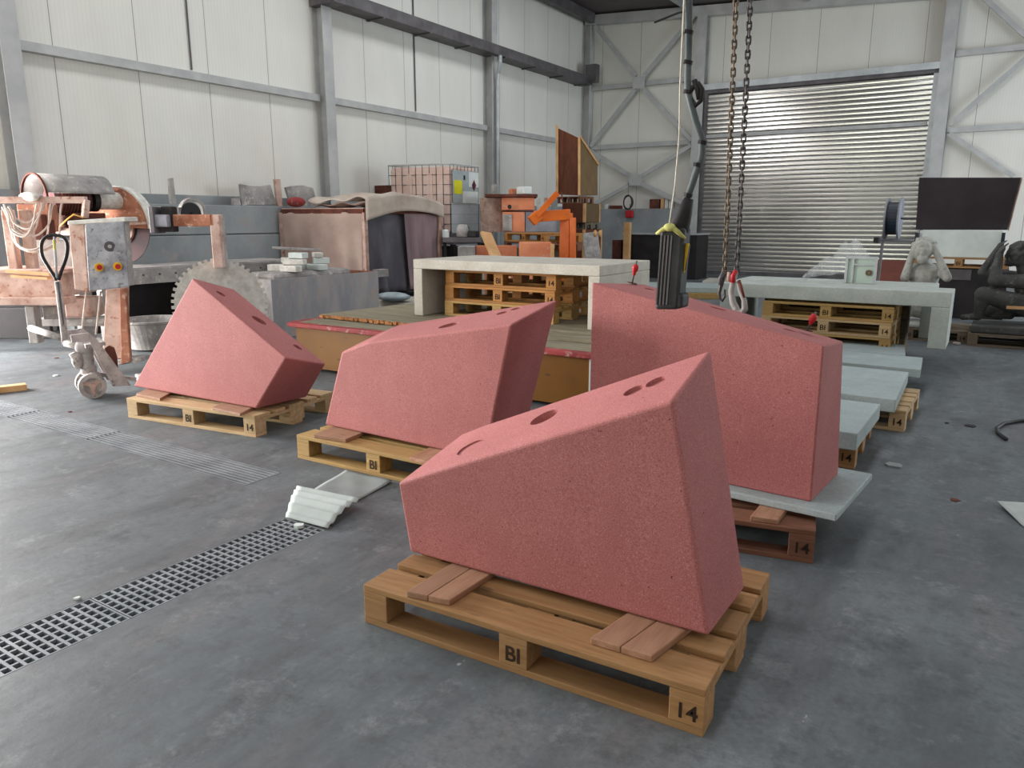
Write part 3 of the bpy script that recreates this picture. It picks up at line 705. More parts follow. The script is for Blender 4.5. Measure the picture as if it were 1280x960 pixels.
# motor and its curved cover, axis along the room
m0 = fv(66,243,4.12); mu = C.x+.05
ma = Vector((C.x+.06, 4.34, 1.60))
MB().lathe([(.001,0),(.13,0),(.15,.03),(.15,.36),(.13,.40),(.06,.42),(.06,.5),(.001,.5)], ma, Y3, 24).build('motor', MOTR, saw, smooth=False)
fn = MB()
for k in range(9): fn.lathe([(.151,.06+k*.032),(.165,.06+k*.032),(.165,.072+k*.032),(.151,.072+k*.032)], ma, Y3, 24)
fn.build('cooling_fins', RUSTD, saw)
MB().box(ma.x-.07,ma.x+.07,ma.y+.1,ma.y+.3,ma.z+.14,ma.z+.21).build('terminal_box', RUSTD, saw, bevel=.01)
MB().lathe([(.001,.50),(.10,.50),(.10,.78),(.001,.78)], ma+Z3*-.0, Y3, 20).build('gearbox', DUSTW, saw, smooth=False)
MB().lathe([(.001,.44),(.125,.44),(.125,.50),(.001,.50)], ma, Y3, 20).build('black_collar', BLACK, saw)
cv = MB(); ca = Vector((ma.x-.06, 4.22, 1.60))
cv.lathe([(.27,0),(.27,-.74)], ca, -Y3, 22, PI*.86, (1,0,.25))
co = cv.build('motor_cover', DUSTG, saw, solid=.008, smooth=True)
for o_ in (co,): o_.rotation_euler = (0,0,0)
MB().lathe([(.262,-.012),(.278,-.012),(.278,.01),(.262,.01),(.262,-.012)], ca, -Y3, 30, PI*1.25, (1,0,-.45)).build('cover_end_ring', RUSTD, saw)
# carriage under the motor
MB().box(ma.x-.22,ma.x+.25,4.4,5.0,1.22,1.30).build('carriage_plate', DUSTP, saw, bevel=.01)
MB().box(ma.x-.16,ma.x+.16,4.5,4.85,1.30,1.46).build('motor_foot', RUSTD, saw, bevel=.01)
MB().box(ma.x-.18,ma.x+.12,4.15,4.38,1.26,1.46).build('rusty_gear_housing', RUST, saw, bevel=.02)
# front tube frame with cable loops
f0, f1 = at(-40,250,6.9), at(108,250,6.9); f2 = at(106,272,6.9)
fr = MB().bar(f0, f1, .05,.06); fr.bar(f1, f2+Z3*-.0, .05,.05, X3); fr.build('front_tube_frame', DUSTP, saw, bevel=.006)
MB().ball(at(36,246,6.9)+Z3*.0, (.16,.05,.045)).build('dust_heap', DUSTW, saw, smooth=True)
random.seed(11)
for k in range(9):
    x0 = 2+random.random()*18; x1 = 44+random.random()*32; sag = 275+random.random()*40; D_ = 6.82+random.random()*.08
    pts = [at(x0,254+random.random()*8,D_), at(x0+6,270,D_), at(x0*.6+x1*.25,sag-8,D_), at((x0+x1)/2+6,sag,D_), at(x1-4,sag-14,D_), at(x1,262,D_), at(x1+2,254,D_)]
    q = spl(pts,4)
    MB().tube(q,.009,6).build('hanging_cable', CABW, saw, smooth=True)
MB().tube([at(75,283,6.75),at(84,274,6.72),at(92,268,6.7),at(104,272,6.7)],.007,6).build('yellow_cable', CABY, saw, smooth=True)
# heavy bed at the far left
def hb(name, x0, x1, y0, y1, D, dep, mat, parent, bev=.01):   # block whose front is at depth D, running back along -x
    a, b = at(x0,y0,D), at(x1,y1,D); w = (at(x1,y0,D)-a); w.z = 0
    back = Vector((-w.y,w.x,0)).normalized()*dep
    A, B = Vector((a.x,a.y,b.z)), Vector((a.x,a.y,a.z))
    q = [A, A+w, A+w+back, A+back, B, B+w, B+w+back, B+back]
    return MB().hexa(q).build(name, mat, parent, bevel=bev)
hb('bed_beam', -40,75,341,372,7.0,.6,DUSTP,saw); hb('bed_top', -40,80,337,342,6.95,.65,DUSTP,saw)
hb('lower_beam', -40,76,372,382,6.95,.25,DUSTP,saw); hb('frame_post', 0,12,262,340,6.95,.08,DUSTP,saw); hb('frame_post', 22,34,262,340,7.0,.08,DUSTP,saw)
hb('machine_leg', 30,42,383,431,7.1,.10,DUSTG,saw); hb('machine_leg', 52,66,383,400,7.2,.2,DUSTG,saw)
hb('rear_panel', 35,110,300,345,7.4,.05,DUSTG,saw); hb('gear_box', 30,52,268,300,7.15,.2,RUSTD,saw); hb('rust_bracket', 20,60,255,275,7.2,.15,RUST,saw)
hb('bed_gap_shade', -40,60,385,425,8.0,.05,BLACK,saw)  # thin black sheet in place of the shaded gap below the bed
hb('lower_shelf', 40,135,399,408,7.35,.3,DUSTG,saw,.004); hb('shelf_block', 78,112,372,398,7.45,.25,DUSTP,saw,.02)
hb('side_beam', 60,150,344,352,7.45,.2,DUSTG,saw)
MB().tube([at(38,410,6.9),at(75,422,6.7)],.03,10).build('dusty_pipe', DUSTG, saw, smooth=True)
for x0,y0,x1,y1 in ((10,339,64,343),(16,345,62,348)):
    o = MB().bar(at(x0,y0,6.86), at(x1,y1,6.82), .06,.022).build('wooden_lath', PINE); tag(o, 'dusty pale lath lying on the saw bed behind the truck handle, %s of two' % ('upper' if y0 < 342 else 'lower'), 'lath', 'laths on the saw bed')
# cross arm to the right of the guard
ua = -8.0
hb('arm_motor', 188,210,268,284,7.75,.2,BLUEG,saw,.02); hb('arm_motor_flange', 184,191,258,292,7.72,.25,STEEL_D,saw)
hb('arm_clamp', 200,215,258,290,7.78,.12,BLACK,saw); hb('arm_bracket', 190,216,258,268,7.9,.15,DUSTG,saw)
hb('cross_arm', 205,267,268,283,7.8,.14,RUST,saw); hb('arm_post', 261,274,268,336,7.8,.12,DUSTP,saw); hb('post_edge', 269,277,272,336,7.86,.10,DUSTG,saw)
MB().lathe([(.02,-.03),(.13,-.03),(.13,.03),(.02,.03)], at(237,268,8.5), X3, 28).build('pulley', BLACK, saw)
MB().lathe([(.13,-.02),(.165,-.02),(.165,.04),(.13,.04),(.13,-.02)], at(240,266,8.55), X3, 28).build('pulley_rim', DUSTG, saw)
# long cutting table running away along the wall
u = -8.05
tz = fu(300,331,u).z
VT = fu(371,333,u).y
MB().box(u-.7,u-.02,4.4,VT,tz-.02,tz+.03).build('cutting_table_top', DUSTG, saw)
MB().box(u-.02,u+.02,4.4,VT,tz-.15,tz+.02).build('table_side_beam', DUSTG, saw, bevel=.004)
bo = MB()
for k in range(int((VT-4.8)/.2)): bo.lathe([(.001,0),(.012,0),(.012,.012),(.001,.012)], (u+.02,4.7+k*.2,tz-.05), X3, 8)
bo.build('beam_bolts', STEEL_D, saw)
for v_ in (4.45,VT-.3): MB().box(u-.62,u-.5,v_,v_+.14,0,tz-.02).build('table_leg', DUSTG, saw); MB().box(u-.14,u-.04,v_,v_+.14,0,tz-.15).build('table_leg', DUSTG, saw)
MB().box(u-.55,u-.52,4.6,VT-.02,.12,tz-.05).build('under_table_shade', BLACK, saw)  # black sheet added for the shadow beneath the cutting table

# ---- switch cabinet on its rusty post
cab = thing('switch_cabinet', 'grey switch cabinet with two yellow and red buttons on a rusty post', 'cabinet', at(145,455,7.0)*1.0)
a = at(108,278,6.62); 
def quadbox(name, px, D, dep, mat, parent, bev=.008, dirv=None):
    q = [at(x,y,D) for x, y in px]; w = q[1]-q[0]; w.z = 0; back = Vector((-w.y,w.x,0)).normalized()*dep
    return MB().hexa([q[0],q[1],q[1]+back,q[0]+back,q[3],q[2],q[2]+back,q[3]+back]).build(name, mat, parent, bevel=bev)
quadbox('cabinet_body', [(111,364),(158,358),(151,275),(105,279)], 6.62, .16, DUSTG, cab)
quadbox('cabinet_door', [(111,364),(161.5,358.5),(154.5,276),(106,280)], 6.60, .018, CABF, cab)
quadbox('side_flank', [(93,362),(110,364),(105,279),(85,279)], 6.66, .18, DUSTP, cab)
quadbox('cabinet_roof', [(84,281),(157,277),(156,271),(84,276)], 6.6, .24, DUSTW, cab)
for x, y in ((124,334),(147,333)):
    p = at(x,y,6.585); nrm = (EYE-p); nrm.z = 0; nrm.normalize(); nrm = Vector((nrm.x,nrm.y,0))
    bb = MB().lathe([(.001,0),(.036,0),(.036,.012),(.001,.012)], p, nrm, 20).build('button_plate', YELL, cab)
    MB().lathe([(.001,.012),(.018,.012),(.022,.032),(.001,.034)], p+ (X3*.005), nrm, 16).build('red_button', REDPL, bb)
p = at(137,308,6.585); MB().lathe([(.001,0),(.045,0),(.045,.006),(.001,.006)], p, Vector((.9,-.43,0)), 20).build('dark_dial', STEEL_D, cab)
MB().lathe([(.001,.006),(.016,.006),(.016,.03),(.001,.03)], p, Vector((.9,-.43,0)), 14).build('dial_knob', STEEL_L, cab)
quadbox('post', [(128,452),(152,448),(152,360),(132,362)], 6.95, .16, DUSTP, cab)
quadbox('rusty_post_edge', [(151,456),(163,452),(157,360),(149,362)], 6.88, .05, RUST, cab)
quadbox('foot_plate', [(140,458),(178,452),(176,447),(140,451)], 6.9, .2, DUSTG, cab)
for x in (100,118): MB().tube([at(x+8,364,6.7),at(x+5,390,6.72),at(x+2,418,6.74)],.01,6).build('hanging_cable', CABW, cab, smooth=True)
# ---- round tub and grey trough
c_ = g(200,428); c_ = Vector((-7.74,4.78,0))
tb = MB(); tb.lathe([(.001,.02),(.24,.02),(.34,.30),(.36,.31),(.36,.33),(.33,.33),(.23,.05),(.001,.05)], (c_.x,c_.y,0), Z3, 36)
tag(tb.build('round_tub', DUSTG, smooth=False), 'grey round tub on the floor under the saw blade', 'tub')
tr = thing('water_trough', 'grey water trough with rust and white streaks at the end of the saw table', 'trough', (-7.3,6.9,0))
ut = -7.18
MB().box(ut-.02,ut,5.95,7.78,.0,.70).build('front_plate', M('streaked_trough', (170,164,160), (142,142,146), scale=3, stretch=(1,1.4,.5), c3=(176,152,138), rough=.8), tr)
MB().box(ut-.75,ut-.02,5.95,5.97,0,.70).build('end_plate', DUSTG, tr); MB().box(ut-.75,ut-.02,7.76,7.78,0,.70).build('end_plate', RUST, tr); MB().box(ut-.75,ut-.73,5.97,7.76,0,.70).build('rear_plate', DUSTG, tr)
MB().box(ut-.72,ut-.02,5.97,7.76,.55,.6).build('sludge', DUSTG, tr)
r_ = MB(); random.seed(4)
for k in range(14):
    v_ = 7.0+random.random()*.75; h_ = .08+random.random()*.3; r_.box(ut,ut+.002,v_,v_+.03+random.random()*.05,.70-h_,.70)
r_.bm.free()
MB().box(ut-.1,ut+.01,7.78,7.98,.62,.72).build('trough_lip', DUSTG, tr)
# white offcuts heaped on the trough
random.seed(9)
offs = [(-7.36,6.42,.762,.24,.13,.075,.2),(-7.37,6.86,.762,.26,.14,.07,-.15),(-7.63,6.45,.762,.22,.15,.08,.5),(-7.66,6.84,.762,.24,.12,.07,.1),
        (-7.40,6.52,.846,.27,.13,.06,.5),(-7.40,6.96,.836,.20,.11,.075,1.0),(-7.67,6.68,.846,.25,.14,.07,-.3),(-7.44,6.62,.916,.22,.12,.07,.15),(-7.45,6.95,.916,.20,.10,.06,-.5)]
for k, (x,y,z_,a_,b_,c2,r1) in enumerate(offs):
    o = MB().obox((x,y,z_+c2/2), a_,b_,c2, r1).build('stone_offcut', (DUSTW,WHITE)[k%2], bevel=.008)
    tag(o, 'white stone offcut in the heap on the grey water trough', 'offcut', 'offcuts heaped on the trough')
o = MB().bar((-7.86,6.58,1.04), (-7.56,7.12,1.00), .13,.03).build('stone_offcut', DUSTG, bevel=.005); tag(o, 'long dusty board tilted above the white offcut heap on the trough', 'offcut')
sup = MB().box(ut-.62,ut-.12,6.1,7.4,.602,.76); tag(sup.build('rubble_bed', DUSTG, bevel=.05), 'dusty grey bed of sludge under the white offcuts in the trough', 'rubble')
# ---- big toothed wheel leaning behind the pointed stone
ce = at(276,384,8.15); nrm = Vector((.80,-.60,.06)).normalized(); rw = .462
ce = Vector((ce.x,ce.y,rw+.035))
wh = thing('saw_blade', 'big white dusted toothed saw blade standing behind the pointed pink stone', 'saw blade', (ce.x,ce.y,0))
MB().lathe([(.05,-.03),(.14,-.03),(.14,.03),(.05,.03),(.05,-.03)], ce, nrm, 32).build('flange', DUSTG, wh)
e1 = nrm.cross(Z3).normalized(); e2 = e1.cross(nrm); rim = []
for k in range(46):
    for f_, r_ in ((0,rw-.004),(.42,rw-.004),(.48,rw+.026),(.94,rw+.026)):
        a = 2*PI*(k+f_)/46; rim.append(ce - nrm*.012 + (e1*math.cos(a)+e2*math.sin(a))*r_)
MB().prism(rim, nrm*.024).build('toothed_disc', DUSTW, wh)

# ---- front wall ledge with slabs leaning on it
fwl = MB(); fwl.box(-9.95,-9.72,4.95,9.7,0,1.17).box(-9.97,-9.74,4.95,9.7,1.185,1.60); trim(fwl, PLINTH, .01)
def lean(name, label, px, v0, u=-9.84, th=.05, mat=DUSTG, grp='stone pieces on the concrete ledge'):
    q = [fu(x,y,u) for x, y in px]; zmin = min(p.z for p in q)
    dz = 1.602-zmin
    m = MB().prism([p+Z3*dz for p in q], Vector((-th,0,0))); return tag(m.build(name, mat, bevel=.004), label, 'stone piece', grp)
lean('stone_slab', 'curved stone slab with a slot on the concrete ledge beside a thin upright board', [(302,248),(300,221),(314,223.5),(326,224),(338,222.5),(345,247)], 0)
lean('stone_slab', 'rounded stone slab on the ledge, left of the tarped tank and the column', [(364,250),(357,226),(366,224),(378,223.5),(391,227),(397,249)], 0)
lean('thin_board', 'thin upright board between the two stone slabs on the ledge', [(347,248),(343,214),(350,214),(353,248)], 0, mat=DUSTP)
lean('thin_board', 'lone thin upright stone offcut on the ledge right of the saw guard', [(213,247),(211,215),(216,214),(220,247)], 0)
lean('stone_slab', 'low stone stub on the ledge left of the curved slab', [(291,249),(291,240),(299,240),(301,249)], 0)

# ---- tank under tarps
D_ = 12.4
def P_(x,y,D=D_): return at(x,y,D)
tk = thing('tarped_frame', 'frame tank hung with tan, dark and pinkish tarps and light canvas on top', 'tank', (-9.0,9.4,.0))
zt = 1.45
a = at(352,264,11.9); b = at(455,264,11.6); c = at(548,268,12.7)
A_, B_, C_ = (Vector((p.x,p.y,0)) for p in (a,b,c)); Dd = A_ + (C_-B_)
za = b.z
for p in (A_,B_,C_,Dd):
    MB().box(p.x-.035,p.x+.035,p.y-.035,p.y+.035,0,za-.02).build('corner_post', DUSTP, tk)
top = MB()
for p, q in ((A_,B_),(B_,C_),(C_,Dd),(Dd,A_)): top.bar(p+Z3*za, q+Z3*za, .06,.07)
top.build('top_frame', RUSTD, tk)
nA = (B_-A_).cross(Z3).normalized(); nB = (C_-B_).cross(Z3).normalized()
def sheetf(P, Q, z0, z1, n, amp, ph, inset=0., seg=40, gather=0.):
    def f(s, h):
        p = P.lerp(Q, s) + n*(.045 + amp*(1-h)*(math.sin(s*17+ph)+.6*math.sin(s*31+2*ph+h*3)) + gather*math.sin(h*PI)*.5 - .02*h)
        w_ = inset*math.sin((1-h)*PI*.5)
        p = p.lerp(P.lerp(Q,.5), w_*abs(2*s-1)*0.5)
        return Vector((p.x,p.y,z0+(z1-z0)*h))
    m = MB(); m.grid(f, seg, 14); return m
sheetf(A_,B_,.30,za+.02,nA,.045,.4,.14).build('tan_tarp', TARP, tk, smooth=True, solid=.006)
sheetf(B_.lerp(C_,.50),C_.lerp(B_,.03),.27,za+.0,nB,.045,1.2,.22).build('pink_tarp', TARPD, tk, smooth=True, solid=.006)
sheetf(B_.lerp(C_,.06)-nB*.10,C_.lerp(B_,.3)-nB*.10,.25,za+.0,nB,.035,2.2,.02).build('dark_tarp', TARPK, tk, smooth=True, solid=.006)
MB().hexa([A_+Z3*(za+.03),B_+Z3*(za+.03),C_+Z3*(za+.03),Dd+Z3*(za+.03),A_+Z3*(za+.05),B_+Z3*(za+.05),C_+Z3*(za+.05),Dd+Z3*(za+.05)]).build('cover_board', DUSTP, tk)
lo_, hi_ = B_, C_
def canvas(s, h):       # light canvas thrown over the right end, hanging in front
    bp = B_.lerp(C_, s*1.04-.02); inw = (A_-B_).normalized()
    L = -.34+1.25*h
    if L < 0: p = bp + nB*(.09+.03*math.sin(s*9)) ; z = za+.10+.22*math.sin(PI*min(1,.15+s*.8))*.8 + L*(.95-.35*s) - .12*max(0,s-.85)
    else: p = bp + inw*L + nB*(.09*(1-L)); z = za+.10+.22*math.sin(PI*min(1,.15+s*.8))*.8*(1-.35*L) + .03*math.sin(L*14+s*6) + .02*math.sin(s*19+L*7) - .12*max(0,s-.85)
    return Vector((p.x,p.y,z))
MB().grid(canvas, 30, 26).build('light_canvas', TARPL, tk, smooth=True, solid=.02)
def canvas2(s, h):
    p = A_.lerp(B_, .35+.63*s) + (C_-B_)*(.05+.5*h); return Vector((p.x,p.y,za+.07+.07*s+.02*math.sin(s*15)+.02*math.sin(h*9+s*4)))
MB().grid(canvas2, 24, 12).build('crumpled_tarp', TARP, tk, smooth=True, solid=.015)
o = MB().ball(A_.lerp(B_,.10)+(C_-B_)*.08+Z3*(za+.145), (.16,.14,.08)).build('rag_heap', REDP, smooth=True); tag(o, 'dull red rag heap on the left corner of the tarped tank', 'rag')
pl0 = [B_+nB*1.0, B_.lerp(C_,.72)+nB*1.0, B_.lerp(C_,.72)+nB*.18, B_+nB*.18]
tag(MB().hexa([p+Z3*.0 for p in pl0]+[p+Z3*.17 for p in pl0]).build('concrete_step', CONC_W, bevel=.01), 'low pale concrete step in front of the dark and pinkish tarps', 'step')
o = MB().ball(g(492,377,.17)+Z3*.075, (.30,.20,.07)); o = o.build('plastic_bag', M('pale_blue_film', (190,202,206), (150,166,172), scale=6, rough=.35, bump=.4), smooth=True); tag(o, 'crumpled pale blue plastic bag on the low step in front of the dark tarp', 'bag')
o = MB().lathe([(.001,0),(.09,0),(.10,.2),(.09,.21),(.001,.21)], g(456,379,.1715), Z3, 20).build('paint_pot', DUSTG); tag(o, 'small dusty pot on the low step at the right end of the grey trough', 'pot')
# ================================================================== BACK: container, crates, crane, shutter side
def quad3(px_l, px_k, px_r, y0, y1, Dl, Dk, Dr):
    """plan of a box whose near vertical edge is at px_k; returns plan points and z0, z1"""
    L_, K_, R_ = at(px_l,252,Dl), at(px_k,252,Dk), at(px_r,252,Dr)
    z1, z0 = at(px_k,y0,Dk).z, at(px_k,y1,Dk).z
    for p in (L_,K_,R_): p.z = 0
    return L_, K_, R_, L_+(R_-K_), z0, z1
def boxq(L_,K_,R_,Q_,z0,z1):
    return [p+Z3*z0 for p in (L_,K_,R_,Q_)]+[p+Z3*z1 for p in (L_,K_,R_,Q_)]
L_,K_,R_,Q_,z0,z1 = quad3(487,563,598,206,301,13.9,13.5,14.2)
cen = (L_+K_+R_+Q_)/4
ibc = thing('ibc_container', 'pink dusted plastic liquid container in a wire cage with labels', 'container', cen+Z3*z0)
ins = lambda p, f: cen + (p-cen)*f
bt = MB().hexa(boxq(*[ins(p,.98) for p in (L_,K_,R_,Q_)], z0+.12, z1-.03)).build('plastic_bottle', HDPE, ibc, bevel=.06)
rb = MB()
for k in range(5):
    p = ins(L_,.983).lerp(ins(K_,.983), .12+.17*k); q = ins(L_,.983).lerp(ins(K_,.983), .12+.17*k+.09); n_2 = (K_-L_).cross(Z3).normalized()
    rb.hexa([p+Z3*(z0+.25),q+Z3*(z0+.25),q+n_2*.012+Z3*(z0+.25),p+n_2*.012+Z3*(z0+.25),p+Z3*(z1-.15),q+Z3*(z1-.15),q+n_2*.012+Z3*(z1-.15),p+n_2*.012+Z3*(z1-.15)])
rb.build('bottle_ribs', HDPE, bt)
cg = MB()
for P0, P1, nx in ((L_,K_,9),(K_,R_,8),(R_,Q_,9),(Q_,L_,8)):
    for k in range(nx+1):
        p = P0.lerp(P1,k/nx); cg.tube([p+Z3*(z0+.12), p+Z3*z1], .0055, 6)
    for j in range(8):
        z = z0+.12+(z1-z0-.12)*j/7; cg.tube([P0+Z3*z, P1+Z3*z], .006, 6)
cg.build('wire_cage', STEEL_D, ibc)
cm = MB(); cm.tube([p+Z3*(z1+.005) for p in (L_,K_,R_,Q_)], .016, 8, closed=True); cm.build('cage_top_rim', STEEL, ibc)
nR = (R_-K_).cross(Z3).normalized()
def plate(name, a, b, y0f, y1f, mat, par, off):
    p, q = K_.lerp(R_,a)+nR*off, K_.lerp(R_,b)+nR*off; zz0, zz1 = z0+(z1-z0)*y0f, z0+(z1-z0)*y1f
    return MB().hexa([p+Z3*zz0,q+Z3*zz0,q+nR*.004+Z3*zz0,p+nR*.004+Z3*zz0,p+Z3*zz1,q+Z3*zz1,q+nR*.004+Z3*zz1,p+nR*.004+Z3*zz1]).build(name, mat, par)
plate('clean_side_wall', .03,.97,.10,.50,M('clean_plastic', (204,212,216), (182,192,198), scale=3, rough=.45),ibc,.001)
lp = plate('label_board', .06,.97,.50,.93,LABG,ibc,.014)
plate('yellow_label', .10,.38,.62,.80,YELLAB,lp,.020); plate('white_label', .40,.95,.50,.66,LABW,lp,.020); plate('white_label', .62,.97,.72,.92,LABW,lp,.020)
pm = K_.lerp(R_,.80)+nR*.026+Z3*(z0+(z1-z0)*.745); e = (R_-K_).normalized()
MB().hexa([pm+e*a+Z3*b+nR*c for c in (0,.003) for a, b in ((0,-.10),(.065,0),(0,.10),(-.065,0))]).build('hazard_diamond', MAROON, lp)
pm = K_.lerp(R_,.46)+nR*.026+Z3*(z0+(z1-z0)*.84)
MB().hexa([pm+e*a+Z3*b+nR*c for c in (0,.003) for a, b in ((-.02,-.04),(.02,-.04),(.02,.04),(-.02,.04))]).build('small_mark', BLACK, lp)
MB().hexa(boxq(*[ins(p,1.02) for p in (L_,K_,R_,Q_)], z0, z0+.12)).build('pallet_base', STEEL_D, ibc, bevel=.01)
MB().lathe([(.001,0),(.05,0),(.05,.09),(.001,.09)], K_.lerp(R_,.45)+Z3*(z0+.2)+nR*.01, nR, 14).build('outlet_valve', GREYS, ibc)
ibt = [ins(p,1.12) for p in (L_,K_,R_,Q_)]
stand = thing('steel_stand', 'dark steel stand carrying the caged liquid container', 'stand', cen)
MB().hexa(boxq(*ibt, z0-.07, z0-.002)).build('stand_top', STEEL_D, stand)
for p in ibt: MB().box(p.x-.04,p.x+.04,p.y-.04,p.y+.04,0,z0-.07).build('leg', BLACK, stand)
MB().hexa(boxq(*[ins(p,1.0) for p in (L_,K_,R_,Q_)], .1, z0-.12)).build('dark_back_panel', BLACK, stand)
a, b = at(468,232,14.6), at(487,246,14.4)
o = MB().box(a.x,b.x+.1,a.y,a.y+.3,0,a.z).build('dark_crate', RUSTD, bevel=.01); tag(o, 'dark maroon crate behind the canvas, left of the caged container', 'crate')
# small gear on a shelf in front of the container
sh = hb('tool_shelf', 553,602,297,303,12.6,.35,STEEL_D,None,.004); tag(sh, 'dark shelf in front of the caged container holding a pump', 'shelf')
shz = at(553,297,12.6).z
MB().tube([at(556,303,12.75)*1.0, Vector((at(556,303,12.75).x, at(556,303,12.75).y, 0))], .03, 8).build('leg', BLACK, sh)
MB().tube([at(599,303,12.75)*1.0, Vector((at(599,303,12.75).x, at(599,303,12.75).y, 0))], .03, 8).build('leg', BLACK, sh)
def on(px, D, z): p = at(px,290,D); return Vector((p.x,p.y,z))
o = MB().lathe([(.001,0),(.06,0),(.06,.11),(.03,.13),(.001,.13)], on(557,12.72,shz+.002), Z3, 14).build('white_canister', LABW); tag(o, 'small white canister at the left end of the dark shelf', 'canister')
pu = thing('water_pump', 'dark pump with a dusty round housing on the shelf before the caged container', 'pump', on(577,12.78,shz))
MB().lathe([(.001,0),(.10,0),(.11,.10),(.08,.20),(.001,.21)], on(578,12.78,shz+.01), Z3, 18).build('pump_housing', DUSTG, pu, smooth=True)
p = on(590,12.74,shz); MB().box(p.x-.14,p.x+.10,p.y-.05,p.y+.09,shz+.001,shz+.11).build('pump_motor', BLACK, pu, bevel=.02)

# ---- orange bin on pallets
sp = hb('timber_support', 628,706,312,420,13.1,.9,WOODS[5],None); tag(sp, 'dark timber base under the two pallets of the orange bin', 'support')
tp = max((sp.matrix_basis @ v.co).z for v in sp.data.vertices)
c0 = at(630,312,13.15)
zb_ = tp+.002
for k in range(2): pallet(c0.x, c0.y, zb_+.145*k, -26+k*2, (3,4)[k], ('lower brown','upper orange')[k]+' tinted pallet of the two under the orange bin', 'wooden pallets')
zb_ += .292
bn = thing('orange_bin', 'round ended orange and grey metal bin on two pallets', 'bin', at(650,298,13.4))
def hz(name, x0, x1, y0, z_0, D, dep, mat, par, bev=.01):
    a, b = at(x0,y0,D), at(x1,y0,D); w = b-a; w.z = 0; back = Vector((-w.y,w.x,0)).normalized()*dep
    A = Vector((a.x,a.y,z_0)); B = Vector((a.x,a.y,a.z)); return MB().hexa([A,A+w,A+w+back,A+back,B,B+w,B+w+back,B+back]).build(name, mat, par, bevel=bev)
hz('lower_body', 628,656,265,zb_,13.25,.8,TERRA,bn); hz('blue_grey_panel', 656.5,696,265,zb_,13.27,.75,BLUEG,bn)
zz = at(640,262.5,13.2).z
hz('dark_seam', 627,697,263.5,at(640,265.5,13.27).z,13.29,.7,RUSTD,bn,.0)
hz('upper_body', 627,668,247,zz,13.2,.85,TERRA,bn); hz('lid', 606,672,242.5,at(640,246.6,13.15).z,13.1,.95,RUSTD,bn,.01)
cc = at(621,260,13.7); MB().lathe([(.001,zb_),(.30,zb_),(.31,at(640,246.8,13.2).z),(.001,at(640,246.8,13.2).z)], (cc.x,cc.y,0), Z3, 24).build('round_end', DUSTP, bn, smooth=False)
hz('grey_smear_plate', 628.5,640,268,zb_+.02,13.235,.02,DUSTG,bn,.004)
p = at(637,259,13.17); MB().lathe([(.001,0),(.035,0),(.035,.05),(.001,.05)], p, -FW, 12).build('dark_latch', BLACK, bn)
lz = at(640,242.5,13.1).z+.003
p = on(655,13.5,lz); o = MB().obox(p+Z3*.065, .26,.18,.13,-.5).build('white_box', LABW, bevel=.015); tag(o, 'small white plastic box on the lid of the orange bin', 'box')
p = on(642,13.65,lz); o = MB().obox(p+Z3*.05, .12,.14,.10,-.5).build('orange_box', TERRA, bevel=.01); tag(o, 'small orange box beside the white box on the bin lid', 'box')
p = on(618,13.75,lz); o = MB().obox(p+Z3*.09, .10,.08,.18,-.5).build('grey_canister', DUSTG, bevel=.01); tag(o, 'small grey canister at the left end of the bin lid', 'canister')
for k, (x0,x1,y0,w_) in enumerate(((671,676,248,DUSTW),(680,685,247,DUSTP),(689,697,249,GREYS))):
    o = hz('upright_board', x0,x1,y0,0,14.25,.05,w_,None,.003); tag(o, 'pale upright board behind the orange crane arm, %s of three' % ('leftmost','middle','rightmost')[k], 'board', 'upright boards behind the crane arm')
# ---- orange folding crane
cr = thing('workshop_crane', 'bright orange folding crane with raised arm behind the front bench', 'crane', Vector((at(710,300,11.6).x, at(710,300,11.6).y, 0)))
pb = at(708,268,11.6)
MB().box(pb.x-.085,pb.x+.085,pb.y-.06,pb.y+.06,.06,pb.z+.02).build('mast', ORANGE, cr, bevel=.008)
MB().bar(at(716,272,11.5), Vector((at(716,272,11.5).x+.03,at(716,272,11.5).y,.05)), .05,.09, X3).build('rear_strut', ORANGE, cr, bevel=.005)
MB().bar(at(712,268,11.55), at(668,271,11.45), .12,.16).build('boom', ORANGE, cr, bevel=.008)
MB().bar(at(664,277,11.42), at(674,268,11.42), .10,.16).build('boom_tip', ORANGE, cr, bevel=.008)
MB().bar(at(671,270,11.4), at(697,241,11.35), .08,.085).build('folded_arm', ORANGE, cr, bevel=.006)
MB().tube([at(694,242,11.33), at(702,240,11.33), at(703,252,11.33)], .012, 6).build('chain_hook', RUSTD, cr)
MB().bar(at(676,264,11.5), at(708,268,11.5), .05,.03).build('tie_rod', RUST, cr)
MB().box(pb.x-.5,pb.x+.4,pb.y-.08,pb.y+.08,0,.06).build('base_foot', ORANGE, cr)
# ---- timber bits in front of the bin
o = hz('timber_block', 649,690,303,0,10.6,.35,TERRA,None,.015); tag(o, 'pinkish sawn timber block standing left of the orange crane mast', 'timber')
hz('pale_end', 688,693,305,.3,10.55,.04,PINE,o,.005)
o = hz('grey_block', 572,593,308,0,11.0,.4,DUSTG,None,.01); tag(o, 'grey stone block behind the left half of the front bench', 'block')
o = hz('timber_beam', 595,646,307,.0,11.3,.12,TERRA,None,.006); tag(o, 'orange timber panel standing behind the leaning plank', 'timber')
a = at(607,291,10.9); b = at(640,368,10.2); b2 = a+(b-a)*((a.z-.02)/(a.z-b.z))
o = MB().bar(a, b2, .17,.045, (.9,-.4,.3)).build('leaning_plank', PINE, bevel=.004); tag(o, 'pale yellow plank leaning up behind the front bench', 'plank')
